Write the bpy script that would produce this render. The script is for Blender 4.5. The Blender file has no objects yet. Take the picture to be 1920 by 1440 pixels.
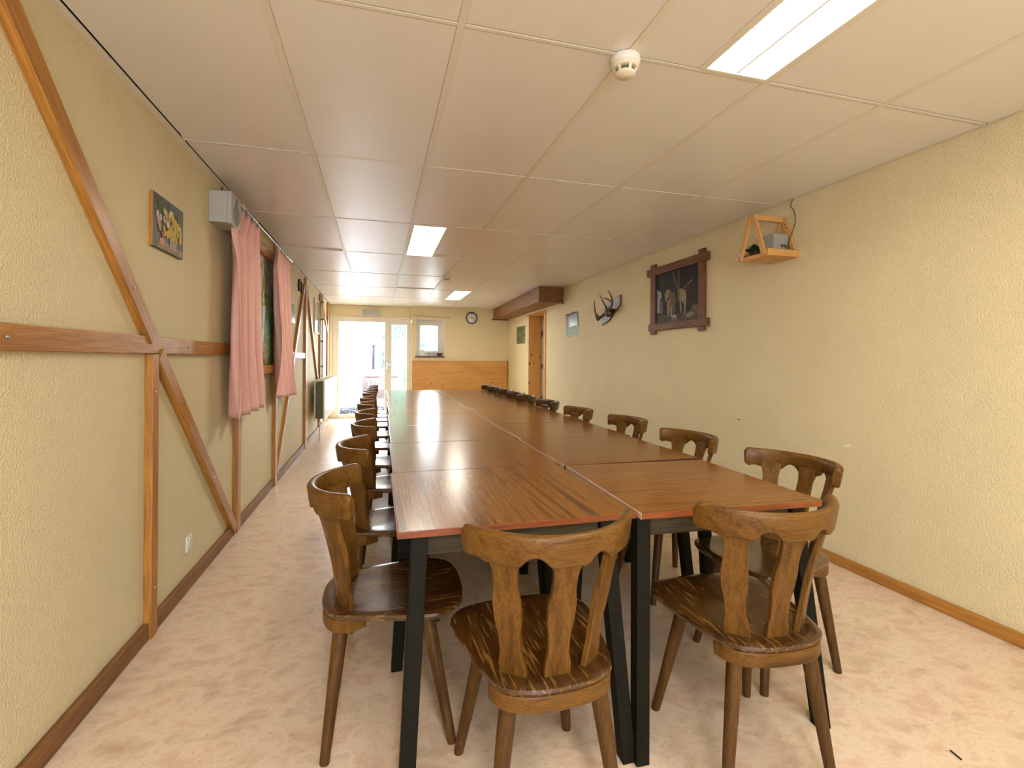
import bpy, bmesh, math, random
from mathutils import Vector, Matrix
random.seed(7)
PI = math.pi
scn = bpy.context.scene
C = scn.collection

# ------------------------------------------------------------------ materials
def new_mat(name):
    m = bpy.data.materials.new(name); m.use_nodes = True
    nt = m.node_tree
    b = nt.nodes['Principled BSDF']
    return m, nt, b
def plain(name, col, rough=.5, spec=.5, metal=0., noise=.06, nscale=12, bump=0., bscale=60, emit=None, estr=0.):
    m, nt, b = new_mat(name)
    b.inputs['Roughness'].default_value = rough
    b.inputs['Specular IOR Level'].default_value = spec
    b.inputs['Metallic'].default_value = metal
    tc = nt.nodes.new('ShaderNodeTexCoord')
    n = nt.nodes.new('ShaderNodeTexNoise'); n.inputs['Scale'].default_value = nscale
    n.inputs['Detail'].default_value = 4
    nt.links.new(tc.outputs['Object'], n.inputs['Vector'])
    r = nt.nodes.new('ShaderNodeValToRGB')
    r.color_ramp.elements[0].position = .3; r.color_ramp.elements[1].position = .7
    r.color_ramp.elements[0].color = (*[max(0, c*(1-noise)) for c in col], 1)
    r.color_ramp.elements[1].color = (*[min(1, c*(1+noise)) for c in col], 1)
    nt.links.new(n.outputs['Fac'], r.inputs['Fac'])
    nt.links.new(r.outputs['Color'], b.inputs['Base Color'])
    if bump:
        n2 = nt.nodes.new('ShaderNodeTexNoise'); n2.inputs['Scale'].default_value = bscale
        n2.inputs['Detail'].default_value = 3
        nt.links.new(tc.outputs['Object'], n2.inputs['Vector'])
        bp = nt.nodes.new('ShaderNodeBump'); bp.inputs['Strength'].default_value = bump
        bp.inputs['Distance'].default_value = .005
        nt.links.new(n2.outputs['Fac'], bp.inputs['Height'])
        nt.links.new(bp.outputs['Normal'], b.inputs['Normal'])
    if emit:
        b.inputs['Emission Color'].default_value = (*emit, 1)
        b.inputs['Emission Strength'].default_value = estr
    return m
def ramp(nt, stops):
    r = nt.nodes.new('ShaderNodeValToRGB')
    e = r.color_ramp.elements
    while len(e) < len(stops): e.new(.5)
    for k, (p, c) in enumerate(stops):
        e[k].position = p; e[k].color = (*c, 1)
    return r
def wood(name, axis, stops, across=26, along=1.6, rough=.35, spec=.5, coat=0., dist=.6, fine=.35, bump=.08, rnd=True, worn=None, knots=False, detail=5):
    """streaky wood; grain along axis 0/1/2"""
    m, nt, b = new_mat(name)
    tc = nt.nodes.new('ShaderNodeTexCoord')
    mp = nt.nodes.new('ShaderNodeMapping')
    s = [across]*3; s[axis] = along
    mp.inputs['Scale'].default_value = s
    if rnd:
        oi = nt.nodes.new('ShaderNodeObjectInfo')
        ml = nt.nodes.new('ShaderNodeVectorMath'); ml.operation = 'SCALE'
        ml.inputs[0].default_value = (7.3, 5.1, 9.7)
        nt.links.new(oi.outputs['Random'], ml.inputs['Scale'])
        ad = nt.nodes.new('ShaderNodeVectorMath'); ad.operation = 'ADD'
        nt.links.new(tc.outputs['Object'], ad.inputs[0]); nt.links.new(ml.outputs[0], ad.inputs[1])
        nt.links.new(ad.outputs[0], mp.inputs['Vector'])
    else:
        nt.links.new(tc.outputs['Object'], mp.inputs['Vector'])
    n = nt.nodes.new('ShaderNodeTexNoise'); n.inputs['Scale'].default_value = 1
    n.inputs['Detail'].default_value = detail; n.inputs['Roughness'].default_value = .6
    n.inputs['Distortion'].default_value = dist
    nt.links.new(mp.outputs[0], n.inputs['Vector'])
    r = ramp(nt, stops)
    nt.links.new(n.outputs['Fac'], r.inputs['Fac'])
    # fine pores
    mp2 = nt.nodes.new('ShaderNodeMapping')
    s2 = [across*9]*3; s2[axis] = along*5
    mp2.inputs['Scale'].default_value = s2
    nt.links.new(tc.outputs['Object'], mp2.inputs['Vector'])
    n2 = nt.nodes.new('ShaderNodeTexNoise'); n2.inputs['Scale'].default_value = 1; n2.inputs['Detail'].default_value = 2
    nt.links.new(mp2.outputs[0], n2.inputs['Vector'])
    r2 = ramp(nt, [(.35, (1-fine,)*3), (.6, (1, 1, 1))])
    nt.links.new(n2.outputs['Fac'], r2.inputs['Fac'])
    mx = nt.nodes.new('ShaderNodeMix'); mx.data_type = 'RGBA'; mx.blend_type = 'MULTIPLY'
    mx.inputs['Factor'].default_value = 1
    nt.links.new(r.outputs['Color'], mx.inputs['A']); nt.links.new(r2.outputs['Color'], mx.inputs['B'])
    out = mx.outputs['Result']
    if worn:                                # rubbed lighter streaks
        mp3 = nt.nodes.new('ShaderNodeMapping')
        s3 = [100]*3; s3[axis] = 8
        mp3.inputs['Scale'].default_value = s3
        nt.links.new(tc.outputs['Object'], mp3.inputs['Vector'])
        n3 = nt.nodes.new('ShaderNodeTexNoise'); n3.inputs['Scale'].default_value = 1; n3.inputs['Detail'].default_value = 3
        nt.links.new(mp3.outputs[0], n3.inputs['Vector'])
        r3 = ramp(nt, [(.55, (0, 0, 0)), (.66, (1, 1, 1))])
        nt.links.new(n3.outputs['Fac'], r3.inputs['Fac'])
        n4 = nt.nodes.new('ShaderNodeTexNoise'); n4.inputs['Scale'].default_value = 5
        nt.links.new(tc.outputs['Object'], n4.inputs['Vector'])
        r4 = ramp(nt, [(.36, (.05, .05, .05)), (.56, (.75, .75, .75))])
        nt.links.new(n4.outputs['Fac'], r4.inputs['Fac'])
        mm = nt.nodes.new('ShaderNodeMath'); mm.operation = 'MULTIPLY'
        nt.links.new(r3.outputs['Color'], mm.inputs[0]); nt.links.new(r4.outputs['Color'], mm.inputs[1])
        mx2 = nt.nodes.new('ShaderNodeMix'); mx2.data_type = 'RGBA'
        nt.links.new(mm.outputs[0], mx2.inputs['Factor'])
        nt.links.new(out, mx2.inputs['A']); mx2.inputs['B'].default_value = (*worn, 1)
        out = mx2.outputs['Result']
    if knots:
        v = nt.nodes.new('ShaderNodeTexVoronoi'); v.inputs['Scale'].default_value = 1
        mp4 = nt.nodes.new('ShaderNodeMapping'); s4 = [8.5]*3; s4[axis] = 5.0
        mp4.inputs['Scale'].default_value = s4
        nt.links.new(tc.outputs['Object'], mp4.inputs['Vector']); nt.links.new(mp4.outputs[0], v.inputs['Vector'])
        r5 = ramp(nt, [(.05*knots, (1, 1, 1)), (.11*knots, (0, 0, 0))])
        nt.links.new(v.outputs['Distance'], r5.inputs['Fac'])
        mx3 = nt.nodes.new('ShaderNodeMix'); mx3.data_type = 'RGBA'
        nt.links.new(r5.outputs['Color'], mx3.inputs['Factor'])
        nt.links.new(out, mx3.inputs['A']); mx3.inputs['B'].default_value = (.10, .035, .008, 1)
        out = mx3.outputs['Result']
    nt.links.new(out, b.inputs['Base Color'])
    b.inputs['Roughness'].default_value = rough
    b.inputs['Specular IOR Level'].default_value = spec
    b.inputs['Coat Weight'].default_value = coat
    b.inputs['Coat Roughness'].default_value = .12
    if bump:
        bp = nt.nodes.new('ShaderNodeBump'); bp.inputs['Strength'].default_value = bump
        bp.inputs['Distance'].default_value = .002
        nt.links.new(n2.outputs['Fac'], bp.inputs['Height']); nt.links.new(bp.outputs['Normal'], b.inputs['Normal'])
    return m
def mottled(name, stops, scale=4, rough=.3, spec=.5, stretch=(1, 1, 1), detail=8, specks=None, bump=0, bscale=8, dist=.3):
    m, nt, b = new_mat(name)
    tc = nt.nodes.new('ShaderNodeTexCoord'); mp = nt.nodes.new('ShaderNodeMapping')
    mp.inputs['Scale'].default_value = stretch
    nt.links.new(tc.outputs['Object'], mp.inputs['Vector'])
    n = nt.nodes.new('ShaderNodeTexNoise'); n.inputs['Scale'].default_value = scale
    n.inputs['Detail'].default_value = detail; n.inputs['Roughness'].default_value = .65; n.inputs['Distortion'].default_value = dist
    nt.links.new(mp.outputs[0], n.inputs['Vector'])
    r = ramp(nt, stops); nt.links.new(n.outputs['Fac'], r.inputs['Fac'])
    out = r.outputs['Color']
    if specks:
        n2 = nt.nodes.new('ShaderNodeTexNoise'); n2.inputs['Scale'].default_value = scale*9; n2.inputs['Detail'].default_value = 6
        nt.links.new(mp.outputs[0], n2.inputs['Vector'])
        r2 = ramp(nt, [(.60, (0, 0, 0)), (.72, (.7, .7, .7))]); nt.links.new(n2.outputs['Fac'], r2.inputs['Fac'])
        mx = nt.nodes.new('ShaderNodeMix'); mx.data_type = 'RGBA'
        nt.links.new(r2.outputs['Color'], mx.inputs['Factor']); nt.links.new(out, mx.inputs['A'])
        mx.inputs['B'].default_value = (*specks, 1); out = mx.outputs['Result']
    nt.links.new(out, b.inputs['Base Color'])
    b.inputs['Roughness'].default_value = rough; b.inputs['Specular IOR Level'].default_value = spec
    if bump:
        n3 = nt.nodes.new('ShaderNodeTexNoise'); n3.inputs['Scale'].default_value = bscale; n3.inputs['Detail'].default_value = 2
        nt.links.new(tc.outputs['Object'], n3.inputs['Vector'])
        bp = nt.nodes.new('ShaderNodeBump'); bp.inputs['Strength'].default_value = bump; bp.inputs['Distance'].default_value = .01
        nt.links.new(n3.outputs['Fac'], bp.inputs['Height']); nt.links.new(bp.outputs['Normal'], b.inputs['Normal'])
    return m
def glass_mat(name):
    m, nt, b = new_mat(name)
    nt.nodes.remove(b)
    o = nt.nodes['Material Output']
    t = nt.nodes.new('ShaderNodeBsdfTransparent'); t.inputs['Color'].default_value = (.96, .98, .97, 1)
    g = nt.nodes.new('ShaderNodeBsdfGlossy'); g.inputs['Roughness'].default_value = .02
    f = nt.nodes.new('ShaderNodeFresnel'); f.inputs['IOR'].default_value = 1.45
    mx = nt.nodes.new('ShaderNodeMixShader')
    nt.links.new(f.outputs[0], mx.inputs[0]); nt.links.new(t.outputs[0], mx.inputs[1]); nt.links.new(g.outputs[0], mx.inputs[2])
    nt.links.new(mx.outputs[0], o.inputs['Surface'])
    return m

M = {}
M['wall'] = plain('cream_stucco', (.74, .635, .385), .62, .35, noise=.03, nscale=2.5, bump=.9, bscale=135)
M['wall_smooth'] = plain('cream_paint', (.74, .635, .385), .7, .25, noise=.03, nscale=2, bump=.22, bscale=90)
M['floor'] = mottled('beige_vinyl', [(.30, (.52, .36, .235)), (.42, (.66, .50, .35)), (.50, (.74, .595, .435)), (.57, (.70, .505, .365)), (.64, (.63, .44, .30)), (.76, (.78, .65, .49))],
                     6.0, .30, .45, (1, 1.3, 1), specks=(.48, .31, .19), bump=.06, bscale=3, detail=12)
M['ceil'] = plain('ceiling_laminate', (.79, .755, .68), .33, 1.0, noise=.015, nscale=3)
M['ceilbar'] = plain('ceiling_bar', (.76, .70, .57), .38, .5, noise=.02)
M['ceilgap'] = plain('ceiling_gap', (.05, .045, .035), .9, .1)
tim = [(.25, (.31, .115, .016)), (.45, (.44, .185, .030)), (.6, (.52, .235, .042)), (.8, (.38, .150, .022))]
M['timX'] = wood('stained_timber_x', 0, tim, 22, 1.3, .38, .5, rnd=False)
M['timY'] = wood('stained_timber_y', 1, tim, 22, 1.3, .38, .5, rnd=False)
M['timZ'] = wood('stained_timber_z', 2, tim, 22, 1.3, .38, .5, rnd=False)
timd = [(.25, (.13, .050, .012)), (.5, (.25, .105, .026)), (.75, (.32, .145, .036))]
M['dtimY'] = wood('dark_timber_y', 1, timd, 20, 1.3, .5, .4, rnd=False, knots=True)
pine = [(.2, (.50, .22, .045)), (.45, (.62, .31, .075)), (.6, (.68, .36, .10)), (.8, (.56, .26, .055))]
M['pineZ'] = wood('pine_z', 2, pine, 14, .8, .4, .4, rnd=False, knots=1.9, fine=.12)
M['ply'] = wood('pine_plywood', 0, pine, 7, .7, .4, .4, rnd=False, fine=.12, dist=1.5, knots=True)
spine = [(.2, (.55, .27, .07)), (.5, (.68, .37, .12)), (.8, (.60, .31, .09))]
M['spX'] = wood('shelf_pine_x', 0, spine, 30, 2, .45, .4, fine=.15)
M['spY'] = wood('shelf_pine_y', 1, spine, 30, 2, .45, .4, fine=.15)
M['spZ'] = wood('shelf_pine_z', 2, spine, 30, 2, .45, .4, fine=.15)
ch = [(.25, (.066, .026, .004)), (.45, (.130, .055, .008)), (.6, (.168, .075, .012)), (.8, (.098, .040, .006))]
M['chX'] = wood('chair_oak_x', 0, ch, 30, 2.2, .40, .22, .06)
M['chY'] = wood('chair_oak_y', 1, ch, 30, 2.2, .40, .22, .06)
M['chZ'] = wood('chair_oak_z', 2, ch, 30, 2.2, .45, .20, .04)
cl = [(.25, (.046, .018, .003)), (.5, (.096, .041, .007)), (.7, (.130, .059, .011))]
M['chL'] = wood('chair_leg_oak', 2, cl, 30, 2.0, .45, .28)
st = [(.25, (.028, .010, .002)), (.5, (.062, .024, .005)), (.75, (.110, .046, .009))]
M['seat'] = wood('chair_seat_worn', 1, st, 24, 2.6, .20, .5, .6, worn=(.26, .135, .030), fine=.3)
rose = [(.30, (.055, .019, .004)), (.40, (.165, .060, .010)), (.50, (.27, .105, .017)), (.60, (.21, .078, .012)), (.72, (.30, .125, .022))]
M['roseX'] = wood('rosewood_laminate_x', 0, rose, 44, .8, .22, .42, .0, dist=.5, fine=.3, bump=0, detail=10)
M['roseY'] = wood('rosewood_laminate_y', 1, rose, 26, .7, .22, .42, .0, dist=.9, fine=.3, bump=0, detail=10)
M['edgedark'] = plain('dark_table_edge', (.05, .020, .008), .6, .2)
M['edgepale'] = plain('edge_reflection_pale', (.62, .47, .38), .4, .5, noise=.15, nscale=60)  # pale colour paints in the light reflected along the inner table edge
M['edge'] = wood('table_edge_band', 0, [(.3, (.17, .040, .010)), (.6, (.28, .075, .018)), (.8, (.20, .050, .012))], 40, 3, .4, .35)
M['tleg'] = plain('dark_green_paint', (.009, .0082, .0045), .6, .10, noise=.2, nscale=30)
M['apron'] = wood('dark_apron', 0, [(.3, (.030, .022, .010)), (.6, (.060, .044, .021)), (.8, (.042, .031, .014))], 30, 2, .6, .2)
M['black'] = plain('black', (.012, .012, .012), .5)
M['iron'] = plain('black_iron', (.02, .017, .015), .5, .5)
M['white'] = plain('white_plastic', (.80, .77, .70), .45, .4, noise=.02)
M['pvc'] = plain('white_pvc', (.74, .70, .62), .4, .45, noise=.02)
M['chairwhite'] = plain('garden_white', (.17, .17, .175), .45, .4, noise=.02)
M['offwhite'] = plain('aged_white', (.76, .68, .53), .45, .4, noise=.03)
M['vent'] = plain('grey_vent', (.13, .12, .085), .7, .3)
M['emit'] = plain('lit_diffuser', (.9, .9, .9), .5, emit=(1, .93, .80), estr=9)
M['lrim'] = plain('light_rim', (.80, .76, .66), .4, noise=.02)
M['steel'] = plain('steel', (.50, .48, .44), .32, .5, metal=.9, noise=.05)
M['brass'] = plain('brass', (.45, .32, .10), .35, .5, metal=.8)
M['spk'] = plain('grey_plastic', (.43, .425, .37), .45, .4, noise=.03)
M['spkf'] = plain('speaker_front', (.42, .41, .39), .4, .4)
M['grill'] = plain('speaker_grille', (.20, .20, .20), .6, .4)
M['pink'] = plain('pink_cotton', (.82, .47, .40), .85, .15, noise=.04, nscale=30, bump=.1, bscale=250)
M['paper'] = plain('white_paper', (.85, .84, .80), .35, .5, noise=.02)
M['silver'] = mottled('glossy_grey_print', [(.3, (.11, .12, .13)), (.5, (.19, .20, .21)), (.7, (.27, .275, .27))], 3, .2, .3, (1, 1, .5))
M['greenprint'] = mottled('glossy_green_print', [(.3, (.06, .10, .008)), (.5, (.12, .18, .02)), (.7, (.20, .25, .04))], 18, .35, .2)
M['land'] = mottled('landscape_print', [(.3, (.02, .05, .02)), (.5, (.07, .11, .06)), (.62, (.26, .26, .10)), (.75, (.06, .09, .02))], 7, .3, .5, (1, 1, 2.2))
M['meadow'] = mottled('meadow_paint', [(.28, (.03, .09, .01)), (.42, (.09, .25, .03)), (.52, (.27, .42, .05)), (.62, (.09, .24, .03)), (.78, (.48, .52, .10))], 8, .45, .3, (1, 3.5, 1.0), detail=6, dist=.8)
M['mpink'] = mottled('meadow_blossom', [(.35, (.16, .28, .07)), (.47, (.55, .36, .36)), (.56, (.72, .60, .55)), (.64, (.60, .42, .42)), (.75, (.22, .32, .08))], 11, .45, .3, (1, 3, 1), detail=6)
M['can'] = plain('painted_can', (.24, .36, .33), .35, .5, noise=.2, nscale=6)
M['canhi'] = plain('painted_can_light', (.62, .70, .74), .3, .5, noise=.1)
M['dkcanvas'] = mottled('dark_canvas', [(.3, (.014, .013, .008)), (.55, (.030, .026, .015)), (.75, (.045, .042, .020))], 5, .45, .4)
M['barn'] = mottled('barn_canvas', [(.3, (.010, .009, .010)), (.55, (.026, .022, .022)), (.75, (.050, .042, .034))], 4, .5, .12)
M['barnlow'] = mottled('barn_ground', [(.3, (.016, .018, .022)), (.5, (.075, .062, .042)), (.7, (.17, .135, .08))], 9, .5, .12, (1, 1, 2))
M['mirrorish'] = plain('glazed_print', (.42, .41, .34), .08, .8, noise=.2, nscale=3)
M['goldframe'] = plain('pale_frame', (.55, .50, .36), .35, .5)
M['oxf'] = wood('oxford_oak_y', 1, [(.3, (.095, .034, .010)), (.55, (.19, .075, .023)), (.8, (.25, .105, .034))], 26, 2, .5, .3, rnd=False)
M['oxfZ'] = wood('oxford_oak_z', 2, [(.3, (.095, .034, .010)), (.55, (.19, .075, .023)), (.8, (.25, .105, .034))], 26, 2, .5, .3, rnd=False)
for nm, c in dict(d_yel=(.55, .38, .03), d_yel2=(.60, .46, .08), d_wht=(.62, .57, .42), d_pnk=(.55, .34, .25), d_grn=(.085, .12, .03), d_red=(.45, .12, .07), d_vase=(.40, .35, .27), d_shelf=(.33, .26, .15),
                  d_cream=(.25, .21, .13), d_tan=(.13, .10, .06), d_brn=(.06, .035, .022), d_sky=(.24, .30, .28), d_rose=(.20, .09, .06), d_dog=(.36, .29, .22), d_beam=(.11, .095, .065)).items():
    M[nm] = plain('paint_'+nm, c, .55, .15, noise=.35, nscale=45)
M['antler'] = mottled('antler_bone', [(.3, (.040, .020, .010)), (.55, (.10, .055, .026)), (.75, (.16, .10, .05))], 30, .4, .5)
M['plaque'] = wood('plaque_wood', 2, [(.3, (.045, .020, .012)), (.6, (.10, .045, .024)), (.8, (.14, .065, .034))], 30, 2, .35, .4, .1)
M['leaf'] = mottled('leaf_green', [(.3, (.008, .035, .010)), (.6, (.02, .085, .02)), (.8, (.045, .14, .03))], 12, .4, .5)
M['petal'] = mottled('petal_pink', [(.3, (.62, .36, .30)), (.6, (.75, .56, .48)), (.8, (.82, .70, .62))], 25, .6, .3)
M['cardgrey'] = plain('grey_box', (.33, .33, .29), .6, .3, noise=.03)
M['rad'] = plain('radiator_enamel', (.66, .61, .48), .32, .5, noise=.02)
M['radd'] = plain('radiator_inside', (.14, .135, .085), .6, .3)
M['glass'] = glass_mat('pane_glass')
M['sillw'] = wood('sill_wood', 0, [(.3, (.10, .035, .018)), (.7, (.20, .075, .035))], 24, 2, .4, .5)
M['clockrim'] = plain('navy_rim', (.012, .018, .065), .25, .5)
M['clockface'] = plain('clock_face', (.93, .90, .82), .35, .4, noise=.02)
M['gravel'] = mottled('gravel_stone', [(.3, (.010, .011, .013)), (.55, (.030, .031, .034)), (.8, (.07, .07, .073))], 40, .8, .3)
M['pave'] = mottled('pale_paving', [(.3, (.50, .49, .48)), (.6, (.60, .59, .58)), (.8, (.66, .65, .63))], 3, .8, .2)
M['render'] = plain('white_render', (.50, .50, .52), .8, .2, noise=.02)
M['hedge'] = mottled('conifer_green', [(.3, (.065, .145, .085)), (.55, (.12, .195, .14)), (.8, (.19, .265, .205))], 6, .7, .2)
M['board'] = mottled('pinkish_board', [(.3, (.13, .10, .092)), (.6, (.165, .135, .125)), (.8, (.18, .155, .145))], 3, .7, .2)
M['brownplastic'] = plain('brown_top', (.05, .022, .015), .5, .4)
M['basket'] = mottled('dark_basket', [(.3, (.05, .022, .016)), (.7, (.13, .06, .04))], 60, .6, .3)
M['doorleaf'] = plain('pale_door', (.62, .60, .56), .4, .4, noise=.02)
M['greypost'] = plain('grey_post', (.025, .025, .04), .6, .3)

# ------------------------------------------------------------------ mesh helpers
class MB:
    def __init__(s): s.v = []; s.f = []; s.m = []; s.sm = []
    def add(s, vs, fs, mi=0, smooth=False):
        o = len(s.v); s.v += [tuple(v) for v in vs]
        for f in fs:
            s.f.append(tuple(o+i for i in f)); s.m.append(mi); s.sm.append(smooth)
        return s
    def box(s, a, b, mi=0, mat=None):
        (x0, y0, z0), (x1, y1, z1) = a, b
        vs = [Vector(p) for p in ((x0,y0,z0),(x1,y0,z0),(x1,y1,z0),(x0,y1,z0),(x0,y0,z1),(x1,y0,z1),(x1,y1,z1),(x0,y1,z1))]
        if mat is not None: vs = [mat @ v for v in vs]
        return s.add(vs, [(0,3,2,1),(4,5,6,7),(0,1,5,4),(1,2,6,5),(2,3,7,6),(3,0,4,7)], mi)
    def hexa(s, bot, top, mi=0):
        return s.add(list(bot)+list(top), [(0,3,2,1),(4,5,6,7),(0,1,5,4),(1,2,6,5),(2,3,7,6),(3,0,4,7)], mi)
    def bar(s, p, q, w, h, up=(0,0,1), mi=0):
        """rectangular bar from p to q; w across, h along up"""
        p, q = Vector(p), Vector(q); d = (q-p).normalized(); up = Vector(up)
        r = d.cross(up).normalized(); u = r.cross(d).normalized()
        c = [(-w/2,-h/2),(w/2,-h/2),(w/2,h/2),(-w/2,h/2)]
        return s.hexa([p+r*a+u*b for a, b in c], [q+r*a+u*b for a, b in c], mi)
    def tube(s, pts, rad, n=10, mi=0, cap=True, closed=False):
        pts = [Vector(p) for p in pts]; N = len(pts)
        if not hasattr(rad, '__len__'): rad = [rad]*N
        rings = []; ref = None
        for i, p in enumerate(pts):
            a = pts[(i-1) % N] if (closed or i > 0) else p
            b = pts[(i+1) % N] if (closed or i < N-1) else p
            d = (b-a).normalized()
            if ref is None:
                ref = Vector((0,0,1)) if abs(d.z) < .9 else Vector((1,0,0))
            r = d.cross(ref).normalized(); u = r.cross(d).normalized(); ref = u
            rings.append([p+(r*math.cos(2*PI*k/n)+u*math.sin(2*PI*k/n))*rad[i] for k in range(n)])
        vs = [v for r in rings for v in r]; fs = []
        for i in range(N if closed else N-1):
            j = (i+1) % N
            for k in range(n):
                k2 = (k+1) % n
                fs.append((i*n+k, i*n+k2, j*n+k2, j*n+k))
        s.add(vs, fs, mi, True)
        if cap and not closed:
            s.add(rings[0], [tuple(range(n-1,-1,-1))], mi); s.add(rings[-1], [tuple(range(n))], mi)
        return s
    def lathe(s, prof, center=(0,0,0), n=32, mi=0, axis='z', smooth=True, cap=True):
        vs = []; fs = []; c = Vector(center)
        for (r, h) in prof:
            for k in range(n):
                a = 2*PI*k/n
                p = (r*math.cos(a), r*math.sin(a), h)
                if axis == 'y': p = (p[0], p[2], p[1])
                if axis == 'x': p = (p[2], p[0], p[1])
                vs.append(c+Vector(p))
        for i in range(len(prof)-1):
            for k in range(n):
                k2 = (k+1) % n
                fs.append((i*n+k, i*n+k2, (i+1)*n+k2, (i+1)*n+k))
        s.add(vs, fs, mi, smooth)
        for i in ((0, len(prof)-1) if cap else ()):
            if prof[i][0] > 1e-6: s.add(vs[i*n:(i+1)*n], [tuple(range(n))], mi)
        return s
    def prism(s, poly, d, mi=0):
        """poly: 3D points; extruded by vector d"""
        d = Vector(d); n = len(poly); a = [Vector(p) for p in poly]; b = [p+d for p in a]
        fs = [tuple(range(n-1,-1,-1)), tuple(range(n,2*n))]+[(k,(k+1)%n,n+(k+1)%n,n+k) for k in range(n)]
        return s.add(a+b, fs, mi)
    def grid(s, P, nu, nv, mi=0, smooth=True):
        vs = [P(i/nu, j/nv) for j in range(nv+1) for i in range(nu+1)]
        fs = [(j*(nu+1)+i, j*(nu+1)+i+1, (j+1)*(nu+1)+i+1, (j+1)*(nu+1)+i) for j in range(nv) for i in range(nu)]
        return s.add(vs, fs, mi, smooth)
    def ell(s, c, u, v, n=14, mi=0):
        """flat ellipse at c with half-axis vectors u, v"""
        c, u, v = Vector(c), Vector(u), Vector(v)
        return s.add([c+u*math.cos(2*PI*k/n)+v*math.sin(2*PI*k/n) for k in range(n)], [tuple(range(n))], mi)
    def build(s, name, mats, parent=None, bevel=0, seg=2, solid=0, fix=True, **props):
        me = bpy.data.meshes.new(name); me.from_pydata(s.v, [], s.f)
        if not isinstance(mats, (list, tuple)): mats = [mats]
        for m in mats: me.materials.append(m)
        for p, mi, sm in zip(me.polygons, s.m, s.sm): p.material_index = mi; p.use_smooth = sm
        if fix:
            bm = bmesh.new(); bm.from_mesh(me); bmesh.ops.recalc_face_normals(bm, faces=bm.faces); bm.to_mesh(me); bm.free()
        me.update()
        o = bpy.data.objects.new(name, me); C.objects.link(o)
        if parent: o.parent = parent
        if solid:
            md = o.modifiers.new('Solidify', 'SOLIDIFY'); md.thickness = solid; md.offset = 0
        if bevel:
            md = o.modifiers.new('Bevel', 'BEVEL'); md.width = bevel; md.segments = seg; md.limit_method = 'ANGLE'; md.angle_limit = math.radians(40)
        for k, v in props.items(): o[k] = v
        return o
def thing(name, label, cat, loc=(0,0,0), rz=0, group=None, **kw):
    o = bpy.data.objects.new(name, None); C.objects.link(o); o.empty_display_size = .1
    o.location = loc; o.rotation_euler = (0,0,rz)
    o['label'] = label; o['category'] = cat
    if group: o['group'] = group
    for k, v in kw.items(): o[k] = v
    return o
def tag(o, label, cat, group=None):
    o['label'] = label; o['category'] = cat
    if group: o['group'] = group
    return o
def struct(name, mb, mats, label, cat, bevel=0, **kw):
    o = mb.build(name, mats, None, bevel, **kw); o['kind'] = 'structure'; o['label'] = label; o['category'] = cat
    return o
def copy_tree(o, parent=None):
    c = o.copy(); C.objects.link(c)
    if parent is not None: c.parent = parent
    for chd in list(o.children): copy_tree(chd, c)
    return c

# ------------------------------------------------------------------ camera
f_px, yaw, roll, cyp, H0 = 913.2, math.radians(15.345), math.radians(.4025), 673.8, 1.258
fw = Vector((math.sin(yaw), math.cos(yaw), 0)); rt = Vector((math.cos(yaw), -math.sin(yaw), 0)); up = Vector((0,0,1))
r2 = rt*math.cos(roll)+up*math.sin(roll); u2 = -rt*math.sin(roll)+up*math.cos(roll)
cd = bpy.data.cameras.new('camera'); cam = bpy.data.objects.new('camera', cd); C.objects.link(cam)
cam.matrix_world = Matrix(((r2.x, u2.x, -fw.x, 0), (r2.y, u2.y, -fw.y, 0), (r2.z, u2.z, -fw.z, H0), (0,0,0,1)))
cd.sensor_width = 36; cd.lens = f_px/1920*36; cd.shift_y = -(720-cyp)/1920
cd.clip_start = .02; cd.clip_end = 200
scn.camera = cam

# ------------------------------------------------------------------ room shell
XL, XR, YB, YF, YF2, ZC = -1.0, 2.76, -3.2, 10.77, 10.6, 2.378
XR2 = 2.82
struct('floor', MB().box((XL-.2, YB-.2, -.06), (3.4, YF+.06, 0)), M['floor'], 'mottled beige vinyl floor of the dining room', 'floor')
struct('wall_left', MB().box((XL-.2, YB, 0), (XL, YF+.06, 2.5)), M['wall'], 'cream textured wall with timber battens', 'wall')
struct('wall_rear', MB().box((XL-.2, YB-.15, 0), (3.4, YB, 2.5)), M['wall_smooth'], 'cream end wall behind the viewer', 'wall')
DY0, DY1, DZ = 7.93, 9.05, 2.12
w = MB().box((XR, YB, 0), (XR+.36, DY0, 2.5)).box((XR, DY0, DZ), (XR+.36, DY1, 2.5))
struct('wall_right', w, M['wall'], 'long plain cream wall with antlers and framed painting', 'wall')
struct('wall_right_end', MB().box((XR2, DY1, 0), (XR2+.30, YF2+.2, 2.5)), M['wall_smooth'], 'short cream wall piece beyond the pine doorway', 'wall')
# far wall, left portion round the terrace door, right portion round the small window
w = MB()
w.box((XL, YF, 2.11), (.69, YF+.2, 2.5)).box((XL-.1, YF, 0), (-.96, YF+.2, 2.11))
WX0, WX1, WZ0, WZ1 = .771, 1.378, 1.315, 2.112
w.box((.69, YF2, 0), (WX0, YF2+.36, 2.5)).box((WX1, YF2, 0), (XR2+.1, YF2+.36, 2.5))
w.box((WX0, YF2, WZ1), (WX1, YF2+.36, 2.5)).box((WX0, YF2, 0), (WX1, YF2+.36, WZ0))
struct('wall_far', w, M['wall_smooth'], 'cream far wall with terrace door and small window', 'wall')

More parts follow.
